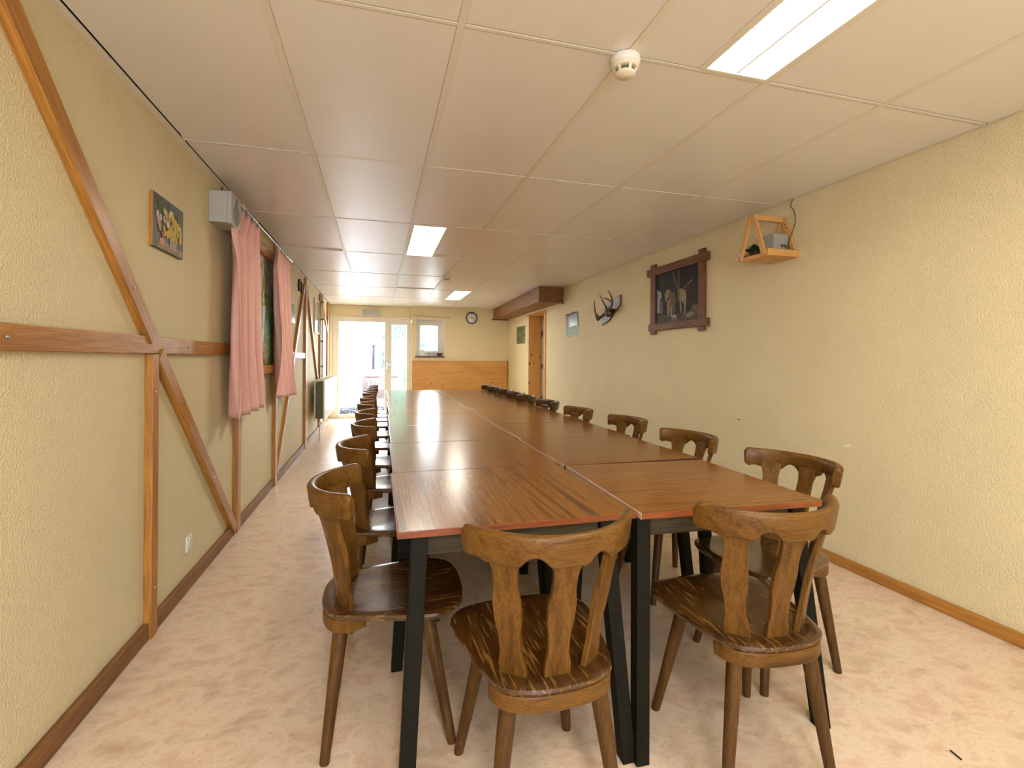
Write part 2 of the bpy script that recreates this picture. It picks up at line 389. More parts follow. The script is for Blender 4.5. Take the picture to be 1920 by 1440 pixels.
# ceiling: laminated panels between flush bars
gx = [XL, -.353, .261, .877, 1.50, 2.119, XR]
gy = [-3.2, -2.125, -.875, .375, 1.625, 2.874, 4.135, 5.395, 6.68, 7.95, 9.20, 10.45, YF]
c = MB(); b2 = .0125
c.box((XL-.2, YB-.1, ZC+.03), (3.4, YF+.1, ZC+.12), 2)
lights = [(3, 3, 1), (2, 6, 0), (3, 9, 1)]        # bay column, row, half of the bay (0 near-x, 1 far-x)
def fixture_rect(i, j, hlf):
    xm = (gx[i]+gx[i+1])/2
    return ((gx[i]+b2, xm-.004) if hlf == 0 else (xm+.004, gx[i+1]-b2)) + (gy[j]+b2, gy[j+1]-b2)
lrect = [fixture_rect(*l) for l in [(3, 3, 1), (2, 6, 0), (3, 9, 1)]]
random.seed(3)
for i in range(len(gx)-1):
    for j in range(len(gy)-1):
        x0, x1, y0, y1 = gx[i]+b2, gx[i+1]-b2, gy[j]+b2, gy[j+1]-b2
        if i == 0: x0 = gx[0]+.03
        if i == 5: x1 = gx[6]-.008
        hlf = [l for l in lights if l[0] == i and l[1] == j]
        if hlf:
            xm = (gx[i]+gx[i+1])/2
            if hlf[0][2] == 0: x0 = xm+.012
            else: x1 = xm-.012
            c.box((xm-.012, y0, ZC-.0005), (xm+.012, y1, ZC+.02), 1)
        dz = .002+random.random()*.0015
        if (i, j) in ((0, 6), (2, 8), (2, 6)): dz = .014
        c.box((x0+.001, y0+.001, ZC+dz), (x1-.001, y1-.001, ZC+.026), 0)
for x in gx[1:-1]: c.box((x-b2, YB, ZC), (x+b2, YF, ZC+.02), 1)
for y in gy[1:-1]:
    for k in range(6): c.box((gx[k]+b2, y-b2*.55, ZC+.0006), (gx[k+1]-b2, y+b2*.55, ZC+.02), 1)
c.box((XL, YB, ZC-.012), (XL+.024, YF, ZC+.002), 1)
struct('ceiling', c, [M['ceil'], M['ceilbar'], M['ceilgap']], 'suspended ceiling of glossy cream panels and bars', 'ceiling')

# ceiling lights
def ceiling_light(rect, label):
    x0, x1, y0, y1 = rect; cx, cy = (x0+x1)/2, (y0+y1)/2
    t = thing('ceiling_light', label, 'ceiling light', (cx, cy, ZC), 0, 'ceiling lights set in the panel grid')
    hx, hy = (x1-x0)/2, (y1-y0)/2
    r = MB()
    for s in (-1, 1):
        r.box((min(s*hx, s*(hx-.012)), -hy, -.003), (max(s*hx, s*(hx-.012)), hy, .024))
        r.box((-hx+.012, min(s*hy, s*(hy-.012)), -.003), (hx-.012, max(s*hy, s*(hy-.012)), .024))
    r.build('frame', M['lrim'], t)
    MB().box((-hx+.012, -hy+.012, .016), (hx-.012, hy-.012, .022)).build('diffuser', M['emit'], t)
    l = MB().box((-.004, -hy+.012, .000), (.004, hy-.012, .016))
    for k in range(1, 10):
        y = -hy+2*hy*k/10
        for s in (-1, 1):
            l.box((s*(hx-.02)-.008, y-.002, .000), (s*(hx-.02)+.008, y+.002, .015))
    l.build('louvre', M['lrim'], t)
    return t
ceiling_light(lrect[0], 'long lit fluorescent ceiling light nearest the viewer, right of the smoke detector')
ceiling_light(lrect[1], 'lit square-looking ceiling light in the middle of the ceiling, between pale panels')
ceiling_light(lrect[2], 'small-looking lit ceiling light farthest away, near the wall clock')

def smoke_detector(x, y, label):
    t = thing('smoke_detector', label, 'smoke detector', (x, y, ZC), .5)
    MB().lathe([(.054, 0), (.055, -.012), (.052, -.022), (.050, -.024)], n=40).build('base', M['white'], t)
    MB().lathe([(.049, -.022), (.051, -.030), (.047, -.038), (.042, -.040)], n=40).build('collar', M['offwhite'], t)
    MB().lathe([(.030, -.036), (.030, -.056)], n=28).build('vent', M['vent'], t)
    for k in range(6):
        a = k*PI/3
        MB().bar((.040*math.cos(a), .040*math.sin(a), -.038), (.033*math.cos(a), .033*math.sin(a), -.060), .010, .006, (math.cos(a), math.sin(a), 0)).build('rib', M['offwhite'], t)
    MB().lathe([(.036, -.054), (.038, -.058), (.034, -.064), (.0, -.067)], n=36).build('cap', M['offwhite'], t)
smoke_detector(.877, 1.635, 'round white smoke detector near the long ceiling light')
smoke_detector(.885, 6.60, 'small far smoke detector at the dark gap beyond the middle ceiling light')

# left wall timbers
def yz(y0, z0, y1, z1, w=.085, d=.03, m='timY'):
    """flat batten on the left wall between two (y,z) points"""
    p = Vector((XL+d/2, y0, z0)); q = Vector((XL+d/2, y1, z1)); L = (q-p).length
    if z1 < z0: p, q = q, p
    if m == 'timY' and abs(z1-z0) < .1:
        return MB().bar(p, q, w, d, (1, 0, 0))
    b = MB().box((-d/2, -w/2, -L/2), (d/2, w/2, L/2))
    b.pose = ((p+q)/2, -math.atan2(q.y-p.y, q.z-p.z))
    return b
TR = [
 (yz(-3.2, 1.305, 3.93, 1.312, .078, .026), 'timY', 'horizontal brown wall batten at chair-rail height, nearest', 'trim'),
 (yz(2.545, 0, 2.545, 1.27, .062, .034), 'timZ', 'upright brown batten below the horizontal rail, nearest', 'trim'),
 (yz(1.36, 2.50, 2.53, 1.34, .075, .034), 'timZ', 'upper half of the long slanting brown wall batten', 'trim'),
 (yz(2.60, 1.27, 3.86, .04, .075, .034), 'timZ', 'lower half of the long slanting brown wall batten', 'trim'),
 (yz(3.93, 0, 3.93, ZC, .085, .034), 'timZ', 'upright brown batten behind the nearer pink curtain', 'trim'),
 (yz(3.98, 2.19, 5.16, 2.195, .085, .05), 'timY', 'brown beam above the meadow picture', 'trim'),
 (yz(3.98, 1.155, 5.18, 1.152, .075, .05), 'timY', 'brown beam below the meadow picture', 'trim'),
 (yz(5.25, 0, 5.25, ZC, .10, .036), 'timZ', 'upright brown batten behind the farther pink curtain', 'trim'),
 (yz(7.18, 2.25, 5.36, .09, .075, .032), 'timZ', 'slanting batten falling from the far upright to the farther curtain', 'trim'),
 (yz(7.32, 0, 7.32, ZC, .12, .034), 'timZ', 'far upright batten where two slanting battens meet', 'trim'),
 (yz(7.44, 2.25, 8.85, .80, .085, .030), 'timZ', 'slanting batten falling behind the radiator', 'trim'),
 (yz(5.32, 1.29, 7.25, 1.288, .075, .026), 'timY', 'horizontal batten between farther curtain and far upright', 'trim'),
 (yz(9.05, 0, 9.05, ZC, .12, .034), 'timZ', 'upright batten behind the heating pipe', 'trim'),
 (yz(10.35, 0, 10.35, ZC, .14, .034), 'timZ', 'last upright batten beside the terrace door', 'trim'),
 (yz(9.30, 2.33, 10.28, 1.80, .08, .030), 'timZ', 'short slanting batten near the terrace door', 'trim'),
]
for k, (mb, m, lab, cat) in enumerate(TR):
    o = struct('trim_%d' % (k+1), mb, M[m], lab, cat, .003)
    if hasattr(mb, 'pose'): o.location = mb.pose[0]; o.rotation_euler = (mb.pose[1], 0, 0)
bb = MB()
for y0, y1 in ((YB, 2.51), (2.58, 3.885), (3.975, 5.195), (5.305, 7.255), (7.385, 8.985), (9.115, 10.27), (10.43, 10.74)):
    bb.box((XL, y0, 0), (XL+.025, y1, .075))
struct('baseboard_left', bb, M['dtimY'], 'brown skirting board along the timbered wall', 'baseboard', .004)
struct('baseboard_right', MB().box((XR-.022, YB, 0), (XR, DY0-.05, .062)), M['timY'], 'brown skirting board along the plain wall', 'baseboard', .004)
# screw heads of the battens stay part of the picture as tiny caps on the trim
sc = MB()
for y, z in ((1.64, 1.31), (2.95, 1.31), (2.54, 1.10), (2.54, .22), (3.36, .52), (2.83, 1.03), (2.33, 1.54), (3.93, .2)):
    sc.lathe([(.006, 0), (.006, .002), (0, .0025)], (XL+.035 if z not in (1.31,) else XL+.027, y, z), 10, axis='x')
struct('trim_16', sc, M['steel'], 'steel screw heads in the nearest wall battens', 'trim')

# boxed wooden beam
bm = MB()
bm.hexa([(2.36, 7.08, 2.145), (XR, 7.08, 2.145), (XR2, YF2, 2.15), (2.47, YF2, 2.15)], [(2.36, 7.08, ZC), (XR, 7.08, ZC), (XR2, YF2, ZC), (2.47, YF2, ZC)])
bm.hexa([(2.345, 7.06, 2.135), (XR, 7.06, 2.135), (XR, 7.08, 2.135), (2.345, 7.08, 2.135)], [(2.345, 7.06, 2.16), (XR, 7.06, 2.16), (XR, 7.08, 2.16), (2.345, 7.08, 2.16)])
bm.box((XR-.03, 7.055, 2.12), (XR, 7.08, ZC))
bm.box((2.44, YF2-.02, 2.13), (XR2, YF2, 2.16))
struct('trim_17', bm, M['dtimY'], 'dark wooden boxed beam hanging under the ceiling at the far right', 'beam')

# pine doorway in the right wall
d2 = thing('door_2', 'pine-lined doorway in the long plain wall under the boxed beam', 'doorway', (XR, DY1, 0), kind='structure')
def P2(x, y, z): return (x-XR, y-DY1, z)
MB().box(P2(XR2-.01, DY1-.03, 0), P2(3.085, DY1+.0, DZ)).build('jamb_board', M['pineZ'], d2, .003)
MB().box(P2(XR-.015, DY0-.065, 0), P2(XR+.005, DY0+.005, DZ)).box(P2(XR, DY0, 0), P2(3.1, DY0+.02, DZ)).build('casing', M['pineZ'], d2, .003)
MB().box(P2(3.087, DY0+.02, 0), P2(3.12, DY1, DZ)).build('door_panel', M['doorleaf'], d2)
for z in (.45, 1.08, 1.72): MB().box(P2(3.07, DY1-.055, z), P2(3.087, DY1-.031, z+.09)).build('hinge', M['black'], d2)
MB().box(P2(XR, DY0, DZ-.02), P2(3.1, DY1, DZ)).build('head_board', M['pineZ'], d2)

# terrace door with fixed side light
d1 = thing('door_1', 'white framed terrace door standing open with glazed side light', 'door', (-.14, YF, 0), kind='structure')
def P1(x, y, z): return (x+.14, y-YF, z)
fr = MB()
yf0, yf1 = YF+.02, YF+.09
fr.box(P1(-.96, yf0, 0), P1(-.80, yf1, 2.11)).box(P1(-.80, yf0, 2.03), P1(.68, yf1, 2.11)).box(P1(.13, yf0, .06), P1(.27, yf1, 2.03)).box(P1(.59, yf0, 0), P1(.69, yf1, 2.03))
fr.box(P1(.27, yf0, .06), P1(.59, yf1, .20)).box(P1(.27, yf0, 1.985), P1(.59, yf1, 2.03))
fr.build('frame', M['pvc'], d1, .004)
MB().box(P1(-.98, YF-.015, 0), P1(-.93, YF+.02, 2.14)).box(P1(-.93, YF-.015, 2.10), P1(.69, YF+.02, 2.14)).build('casing', M['offwhite'], d1, .003)
MB().box(P1(-.82, YF-.02, 0), P1(.60, YF+.12, .075)).build('threshold', M['pvc'], d1, .004)
MB().box(P1(.27, yf0+.03, .20), P1(.59, yf0+.04, 1.985)).build('side_pane', M['glass'], d1)
MB().box(P1(.16, YF+.004, 1.02), P1(.20, YF+.02, 1.18)).bar(P1(.18, YF-.02, 1.12), P1(.27, YF-.02, 1.12), .018, .018).box(P1(.173, YF-.02, 1.112), P1(.187, YF+.01, 1.128)).build('handle', M['steel'], d1)
# the leaf, opened outwards against the left
lf = MB()
def PL(u, z, t): return P1(-.795-.04*u-t, YF+.10+u, z)
def leafbox(u0, u1, z0, z1, t0=0, t1=.055):
    lf.hexa([PL(u0, z0, t0), PL(u0, z0, t1), PL(u1, z0, t1), PL(u1, z0, t0)], [PL(u0, z1, t0), PL(u0, z1, t1), PL(u1, z1, t1), PL(u1, z1, t0)])
leafbox(0, .12, .09, 2.02); leafbox(.78, .90, .09, 2.02); leafbox(.12, .78, .09, .22); leafbox(.12, .78, 1.90, 2.02)
dleaf = lf.build('door_leaf', M['pvc'], d1)
pn = MB(); lf = pn; leafbox(.12, .78, .22, 1.90, .022, .030); pn.build('door_pane', M['glass'], dleaf)

# small window
w1 = thing('window_1', 'small white window in the far wall above the plywood panel', 'window', (1.07, YF2+.2, WZ0), kind='structure')
def PW(x, y, z): return (x-1.07, y-YF2-.2, z-WZ0)
yw = YF2+.18
fr = MB()
for a, b in (((WX0, WZ0), (.83, WZ1)), ((1.24+.06, WZ0), (WX1, WZ1)), ((.83, WZ0), (1.30, WZ0+.05)), ((.83, 2.03), (1.30, WZ1))):
    fr.box(PW(a[0], yw, a[1]), PW(b[0], yw+.07, b[1]))
fr.build('frame', M['pvc'], w1, .003)
sh = MB()
for a, b in (((.83, WZ0+.05), (.875, 2.03)), ((1.255, WZ0+.05), (1.30, 2.03)), ((.875, WZ0+.05), (1.255, 1.43)), ((.875, 1.98), (1.255, 2.03))):
    sh.box(PW(a[0], yw-.015, a[1]), PW(b[0], yw+.05, b[1]))
sash = sh.build('sash', M['pvc'], w1, .003)
MB().box(PW(.875, yw+.02, 1.43), PW(1.255, yw+.028, 1.98)).build('pane', M['glass'], sash)
MB().box(PW(WX0-.01, YF2-.025, WZ0-.03), PW(WX1+.01, yw, WZ0+.004)).build('sill', M['sillw'], w1, .004)
MB().box(PW(WX0+.001, YF2-.002, WZ1-.008), PW(WX1-.001, yw, WZ1-.001)).box(PW(WX1-.008, YF2-.002, WZ0+.005), PW(WX1-.001, yw, WZ1-.008)).box(PW(WX0+.001, YF2-.002, WZ0+.005), PW(WX0+.008, yw, WZ1-.008)).build('reveal_lining', M['white'], w1)
SZ = WZ0+.004
tag(MB().box((.86, 10.66, SZ), (.965, 10.672, SZ+.135)).box((.855, 10.672, SZ), (.97, 10.69, SZ+.012)).build('greeting_card', M['paper']), 'pale card standing at the left on the window sill', 'card')
o = thing('ornament', 'thin wire ornament standing in the middle of the window sill', 'ornament', (1.06, 10.66, SZ))
MB().lathe([(.018, 0), (.018, .006), (0, .007)], n=14).build('base', M['iron'], o)
MB().tube([(0,0,.004), (0,0,.17)], .003, 8).tube([(.0+.02*math.cos(a), 0, .15+.02*math.sin(a)) for a in [2*PI*k/12 for k in range(12)]], .0025, 6, closed=True).build('stem', M['iron'], o)
tag(MB().tube([(1.165, 10.66, SZ+.002), (1.155, 10.66, SZ+.08), (1.135, 10.67, SZ+.16)], .003, 6).tube([(1.155, 10.66, SZ+.08), (1.17, 10.66, SZ+.14)], .002, 6).lathe([(.02, 0), (.02, .006), (0, .007)], (1.165, 10.66, SZ), 12).build('dried_twig', M['greypost']), 'thin dark twig standing beside the basket on the window sill', 'twig')
bk = MB().lathe([(.050, 0), (.062, .05), (.064, .066), (.058, .068), (.05, .02), (0, .018)], (1.285, 10.66, SZ), 20)
tag(bk.build('basket', M['basket']), 'small dark brown basket at the right of the window sill', 'basket')
t = thing('curtain_rod', 'thin brass curtain rod above the small far window', 'curtain rod', (1.09, YF2-.03, 2.165))
MB().tube([(-.36, 0, .012), (.36, 0, -.006)], .007, 10).build('rod', M['brass'], t)
for s in (-1, 1):
    MB().lathe([(0, -.02), (.012, -.012), (.012, .012), (0, .02)], (s*.37, 0, .003-s*.01), 12, axis='x').build('finial', M['brass'], t)
    MB().tube([(s*.31, 0, 0), (s*.31, .03, 0)], .006, 8).build('bracket', M['brass'], t)

# emergency light box over the door
t = thing('emergency_light', 'pale grey box light on the far wall above the terrace door', 'emergency light', (-.16, YF, 2.225))
MB().box((-.19, -.02, -.07), (.19, 0, .07)).build('base', M['white'], t, .004)
MB().box((-.18, -.055, -.062), (.18, -.02, .062)).build('cover', M['spk'], t, .008)

# wall clock
t = thing('wall_clock', 'round wall clock with navy rim and cream face on the far wall', 'clock', (1.978, YF2, 2.163))
MB().lathe([(.112, 0), (.128, -.004), (.132, -.022), (.122, -.032), (.112, -.026)], n=48, axis='y', cap=False).build('rim', M['clockrim'], t)
face = MB().lathe([(0, -.012), (.114, -.012), (.114, 0)], n=40, axis='y').build('face', M['clockface'], t)
for k in range(12):
    a = k*PI/6; l = .018 if k % 3 == 0 else .010
    MB().bar((math.sin(a)*.104, -.0135, math.cos(a)*.104), (math.sin(a)*(.104-l), -.0135, math.cos(a)*(.104-l)), .004, .001, (0, 1, 0)).build('hour_mark', M['black'], face)
MB().bar((.004, -.018, -.012), (-.002, -.018, .052), .009, .002, (0, 1, 0)).build('hour_hand', M['black'], t)
MB().bar((.070, -.021, -.001), (-.078, -.021, .001), .007, .002, (0, 1, 0)).build('minute_hand', M['black'], t)
MB().bar((-.004, -.024, .03), (.018, -.024, -.045), .003, .001, (0, 1, 0)).build('second_hand', M['black'], t)

# plywood panel leaning on the far wall
t = thing('plywood_panel', 'large pine plywood panel standing against the far wall under the window', 'panel', (1.78, YF2, 0))
MB().box((-1.09, -.03, 0), (1.0, -.002, 1.216)).build('board', M['ply'], t, .002)
MB().box((1.0, -.036, 0), (1.035, -.002, 1.222)).build('edge_strip', M['timZ'], t, .002)

# ------------------------------------------------------------------ left wall items
XF = XL+.001
def yzp(y, z, x=XL): return Vector((x, y, z))
# flower painting
t = thing('flower_painting', 'unframed painting of a yellow and white bouquet on the timbered wall', 'painting', (XL, 2.72, 1.885))
cv = MB().box((0, -.172, -.122), (.016, .176, .125)); cvo = cv.build('canvas', M['dkcanvas'], t)
MB().box((0, -.175, -.122), (.0155, -.172, .125)).build('edge_strip', M['timZ'], t)
fl = MB(); random.seed(11)
mats = [M[k] for k in ('d_yel', 'd_yel2', 'd_wht', 'd_pnk', 'd_grn', 'd_red', 'd_vase', 'd_shelf')]
dx = [.0166]
def daub(u, v, ru, rv, mi, a=0):
    dx[0] += .00002
    y, z = -.172+u*.345, -.122+v*.245
    ca, sa = math.cos(a), math.sin(a)
    fl.ell((dx[0], y, z), (0, ru*ca, ru*sa), (0, -rv*sa, rv*ca), 12, mi)
fl.add([(.0166, -.135, -.118), (.0166, .174, -.118), (.0166, .174, -.088), (.0166, -.135, -.075)], [(0,1,2,3)], 7)
for k in range(26): daub(random.uniform(.08, .5), random.uniform(.55, .95), .006, .012, 4, random.uniform(-1, 1))
for k in range(34): daub(random.uniform(.15, .9), random.uniform(.35, .8), .012, .018, 4, random.uniform(-1, 1))
fl.add([(dx[0]+.0001, .005, -.10), (dx[0]+.0001, .085, -.10), (dx[0]+.0001, .08, -.01), (dx[0]+.0001, .0, -.01)], [(0,1,2,3)], 6)
dx[0] += .0002
for u, v, r, mi in ((.12, .62, .02, 2), (.16, .52, .022, 3), (.22, .60, .017, 2), (.2, .42, .02, 3), (.34, .77, .016, 1), (.39, .72, .02, 2), (.34, .6, .018, 3), (.45, .56, .026, 2), (.43, .64, .02, 3), (.5, .74, .016, 2),
                   (.55, .78, .018, 2), (.6, .8, .014, 2), (.52, .68, .018, 0), (.62, .72, .024, 1), (.66, .62, .025, 0), (.72, .66, .022, 1), (.76, .56, .024, 0), (.82, .62, .02, 1), (.88, .58, .016, 2), (.70, .48, .024, 1),
                   (.8, .46, .02, 0), (.9, .48, .018, 1), (.56, .5, .02, 0), (.6, .42, .022, 1), (.5, .38, .024, 0), (.44, .34, .022, 1), (.55, .3, .02, 0), (.74, .32, .024, 0), (.66, .38, .02, 1), (.88, .36, .022, 1), (.32, .42, .018, 0), (.36, .34, .016, 1)):
    daub(u, v, r*.75, r, mi, random.uniform(-.6, .6))
for u, v, r in ((.28, .3, .014), (.30, .25, .016), (.29, .19, .018)): daub(u, v, r, r, 5)
for u, v, r in ((.30, .15, .02), (.22, .14, .018), (.88, .1, .016)): daub(u, v, r, r, 3)
fl.build('painted_bouquet', mats, cvo, fix=False)

# loudspeaker
t = thing('wall_speaker', 'grey box loudspeaker high on the timbered wall beside the curtain', 'loudspeaker', (XL, 3.45, 2.18), 0)
MB().box((0, -.11, -.095), (.10, .11, .097)).build('cabinet', M['spk'], t, .004)
fb = MB().box((.10, -.112, -.098), (.124, .112, .100)).build('front_baffle', M['spkf'], t, .005)
MB().lathe([(0, .004), (.062, .004), (.066, 0)], (.124, 0, -.022), 28, axis='x').build('grille', M['grill'], fb)
MB().lathe([(0, .004), (.022, .004), (.024, 0)], (.124, 0, .06), 20, axis='x').build('tweeter', M['grill'], fb)
MB().tube([(.03, .04, .097), (.035, .03, .13), (.02, .06, .16), (.02, .10, .18), (.01, .14, .19)], .003, 6).build('cord', M['black'], t)

# meadow picture between the battens
t = thing('meadow_picture', 'tall green meadow picture with a milk can, framed between the curtains', 'picture', (XL, 4.6, 1.66))
MB().box((0, -.62, -.46), (.016, .58, .49)).build('canvas', M['meadow'], t)
p = MB()
p.add([(.0168, -.62, .20), (.0168, .58, .16), (.0168, .58, .49), (.0168, -.62, .49)], [(0,1,2,3)], 0)
random.seed(4)
for k in range(70):
    y, z = random.uniform(-.6, .56), random.uniform(.02, .22); p.ell((.0169+k*2e-6, y, z), (0, random.uniform(.01, .035), .01), (0, -.008, random.uniform(.015, .05)), 8, random.choice((0, 0, 1)))
for k in range(50):
    y, z = random.uniform(-.6, .56), random.uniform(.2, .48); p.ell((.0171+k*2e-6, y, z), (0, random.uniform(.01, .03), .01), (0, -.008, random.uniform(.015, .05)), 8, 1)
p.build('painted_blossom', [M['mpink'], M['meadow']], t, fix=False)
p = MB()
p.add([(.0175, -.30, -.42), (.0175, .10, -.40), (.0175, .17, .03), (.0175, -.34, .03)], [(0,1,2,3)], 0)
p.ell((.0176, -.085, .03), (0, .255, 0), (0, 0, .03), 20, 0)
p.add([(.0178, .08, -.36), (.0178, .12, -.36), (.0178, .21, .06), (.0178, .12, .06)], [(0,1,2,3)], 1)
for k in range(60):
    y, z = random.uniform(.1, .55), random.uniform(-.44, -.05); p.ell((.0179+k*2e-6, y, z), (0, .014, .004), (0, -.005, .035), 8, 2)
for k in range(30):
    y, z = random.uniform(-.1, .4), random.uniform(-.44, -.2); p.ell((.0182+k*2e-6, y, z), (0, .022, 0), (0, 0, .02), 8, 3)
p.build('painted_can', [M['can'], M['canhi'], M['greenprint'], M['d_pnk']], t, fix=False)

# curtains
RX = -.90; RZ = 2.287
def curtain(ledge, redge, ztop, zbl, zbr, waves, label, seed):
    """ledge/redge: list of (v, y)"""
    def lerp(tab, v):
        for (a, ya), (b, yb) in zip(tab, tab[1:]):
            if v <= b:
                k = (v-a)/(b-a) if b > a else 0; k = k*k*(3-2*k); return ya+(yb-ya)*k
        return tab[-1][1]
    rnd = random.Random(seed); ph = [rnd.uniform(-.5, .5) for _ in range(6)]
    yc = (ledge[0][1]+redge[0][1])/2
    t = thing('curtain', label, 'curtain', (RX, yc, RZ), 0, 'pink curtains on the timbered wall')
    def P(u, v):
        y = lerp(ledge, v)+(lerp(redge, v)-lerp(ledge, v))*u
        z = ztop+((zbl+(zbr-zbl)*u)-ztop)*v
        a = .030+.024*v
        x = a*math.sin(2*PI*(waves*u+.25*math.sin(3*v+ph[0])))+.010*math.sin(2*PI*(waves*2.3*u)+2*v+ph[1])*v
        y2 = y+.012*math.sin(2*PI*waves*u*2+ph[2])
        return (x*.9, y2-yc, z-RZ)
    MB().grid(P, 90, 40).build('cloth', M['pink'], t, solid=.003)
    n = 9
    for k in range(n):
        u = (k+.5)/n; y = ledge[0][1]+(redge[0][1]-ledge[0][1])*u-yc
        MB().tube([(.019*math.cos(2*PI*i/14), y+.004*math.sin(k*2.1)*math.cos(2*PI*i/14), .019*math.sin(2*PI*i/14)-.006) for i in range(14)], .0028, 6, closed=True).tube([(0, y, -.025), (0, y, -.05)], .003, 6).build('ring', M['steel'], t)
curtain([(0, 3.60), (.14, 3.42), (.26, 3.48), (.5, 3.48), (1, 3.47)], [(0, 4.08), (.5, 4.12), (1, 4.20)], RZ-.045, .86, .875, 3.4, 'pink curtain nearer the viewer, hanging beside the loudspeaker', 1)
curtain([(0, 4.84), (.12, 4.74), (.35, 4.80), (.6, 4.90), (1, 4.93)], [(0, 5.42), (.5, 5.50), (1, 5.70)], RZ-.045, .885, .86, 3.4, 'pink curtain farther away, right of the meadow picture', 2)
t = thing('curtain_rod', 'long thin steel curtain rod carrying the two pink curtains', 'curtain rod', (RX, 4.6, RZ))
MB().tube([(0, -1.12, 0), (0, 1.12, 0)], .0075, 10).build('rod', M['steel'], t)
for s in (-1, 1):
    MB().lathe([(0, -.025), (.014, -.012), (.016, 0), (.012, .014), (0, .022)], (0, s*1.14, 0), 14, axis='y').build('finial', M['brass'], t)
    MB().tube([(-.098, s*1.06, -.02), (-.04, s*1.06, -.012), (0, s*1.06, -.008)], .006, 8).lathe([(.02, 0), (.02, .005), (0, .006)], (-.099, s*1.06, -.02), 14, axis='x').build('bracket', M['brass'], t)

# horseshoe
hs = []
for k in range(17):
    a = math.radians(-50+280*k/16)
    hs.append((XL+.012, 6.86+.115*math.cos(a)*(1.0), 2.19+.085*math.sin(a)))
o = MB()
for a, b in zip(hs, hs[1:]): o.bar(a, b, .030, .018, (1, 0, 0))
tag(o.build('horseshoe', M['iron']), 'black horseshoe hung on the timbered wall beyond the curtains', 'horseshoe')
tag(MB().box((XL, 6.09, 1.675), (XL+.012, 6.47, 1.90)).build('glossy_print', M['silver'], bevel=.002), 'small glossy grey sheet on the timbered wall below the horseshoe', 'print')
t = thing('framed_picture', 'upright glazed picture in a thin pale frame above the radiator', 'picture', (XL, 8.6, 1.94))
MB().box((0, -.28, -.26), (.018, .28, .26)).build('glazed_print', M['mirrorish'], t)
fr = MB()
for a, b in (((0, -.30, -.28), (.026, -.275, .28)), ((0, .275, -.28), (.026, .30, .28)), ((0, -.275, -.28), (.026, .275, -.255)), ((0, -.275, .255), (.026, .275, .28))): fr.box(a, b)
fr.build('frame', M['goldframe'], t)
tag(MB().box((XL-.003, 9.56, 1.555), (XL+.006, 10.12, 1.885)).build('paper_notice', M['paper']), 'blank-looking white sheet on the timbered wall near the terrace door', 'notice')
# socket
t = thing('wall_socket', 'white wall socket low on the timbered wall', 'socket', (XL, 3.043, .239))
MB().box((0, -.042, -.042), (.010, .042, .042)).build('plate', M['white'], t, .004)
MB().lathe([(.028, -.002), (.028, .004), (.025, .005), (.021, .002), (0, .002)], (.010, 0, 0), 24, axis='x').build('outlet', M['offwhite'], t)
# radiator
t = thing('radiator', 'cream double panel radiator on the timbered wall before the terrace door', 'radiator', (-.88, 8.95, .31))
def radpanel(x, nm):
    r = MB().box((x-.011, -1.12, 0), (x+.011, 1.12, .60))
    for k in range(1, 14):
        y = -1.12+2.24*k/14; r.box((x+.011, y-.004, .05), (x+.0125, y+.004, .55))
    r.build(nm, M['rad'], t, .004)
radpanel(.09, 'panel'); radpanel(-.035, 'panel')
MB().box((-.02, -1.10, .03), (.075, 1.10, .57)).build('fins', M['radd'], t)
g = MB()
for k in range(40):
    y = -1.1+2.2*k/39; g.box((-.045, y-.012, .598), (.10, y+.012, .606))
g.box((-.046, -1.12, .592), (-.036, 1.12, .61)).box((.092, -1.12, .592), (.102, 1.12, .61)).build('top_grille', M['rad'], t)
for s in (-1, 1): MB().box((-.098, s*.8-.02, .40), (-.045, s*.8+.02, .44)).build('bracket', M['rad'], t)
MB().tube([(.03, -1.08, .0), (.03, -1.08, -.05), (.03, -1.08, -.31)], .010, 10).lathe([(.018, -.07), (.02, -.05), (.018, -.02)], (.03, -1.08, 0), 14).build('valve', M['offwhite'], t)
# pipe
t = thing('heating_pipe', 'thin cream pipe with dark clips running up the far timber batten', 'pipe', (XL+.055, 9.08, .92))
MB().tube([(0, 0, 0), (0, 0, ZC-.93)], .014, 12).build('pipe', M['offwhite'], t)
for z in (.18, .62, 1.0, 1.3): MB().box((-.022, -.02, z), (.018, .02, z+.025)).build('clip', M['vent'], t)

# ------------------------------------------------------------------ right wall items
XW = XR
t = thing('framed_painting', 'dark barn scene painting in an overlapping-corner brown wood frame', 'painting', (XW, 4.1, 1.88))
def PF(x, y, z): return (x-XW, y-4.1, z-1.88)
MB().box(PF(XW-.012, 3.70, 1.60), PF(XW-.002, 4.47, 2.17)).build('canvas', M['barn'], t)
MB().box(PF(XW-.034, 3.60, 2.130), PF(XW-.004, 4.585, 2.205)).build('rail', M['oxf'], t, .005)
MB().box(PF(XW-.034, 3.60, 1.562), PF(XW-.004, 4.55, 1.632)).build('rail', M['oxf'], t, .005)
MB().box(PF(XW-.030, 3.650, 1.523), PF(XW-.003, 3.735, 2.245)).build('stile', M['oxfZ'], t, .005)
MB().box(PF(XW-.030, 4.43, 1.523), PF(XW-.003, 4.52, 2.245)).build('stile', M['oxfZ'], t, .005)
p = MB(); px = [XW-.0125]
mats = [M[k] for k in ('d_cream', 'd_tan', 'd_brn', 'd_sky', 'd_rose', 'd_dog', 'd_beam')]+[M['barnlow']]
def pd(u, v, ru, rv, mi, a=0):
    """u: 0 far .. 1 near along the canvas, v up"""
    px[0] -= .00003
    y = 4.43-u*.695; z = 1.632+v*.498; ca, sa = math.cos(a), math.sin(a)
    p.ell(PF(px[0], y, z), (0, -ru*ca, ru*sa), (0, rv*sa, rv*ca), 14, mi)
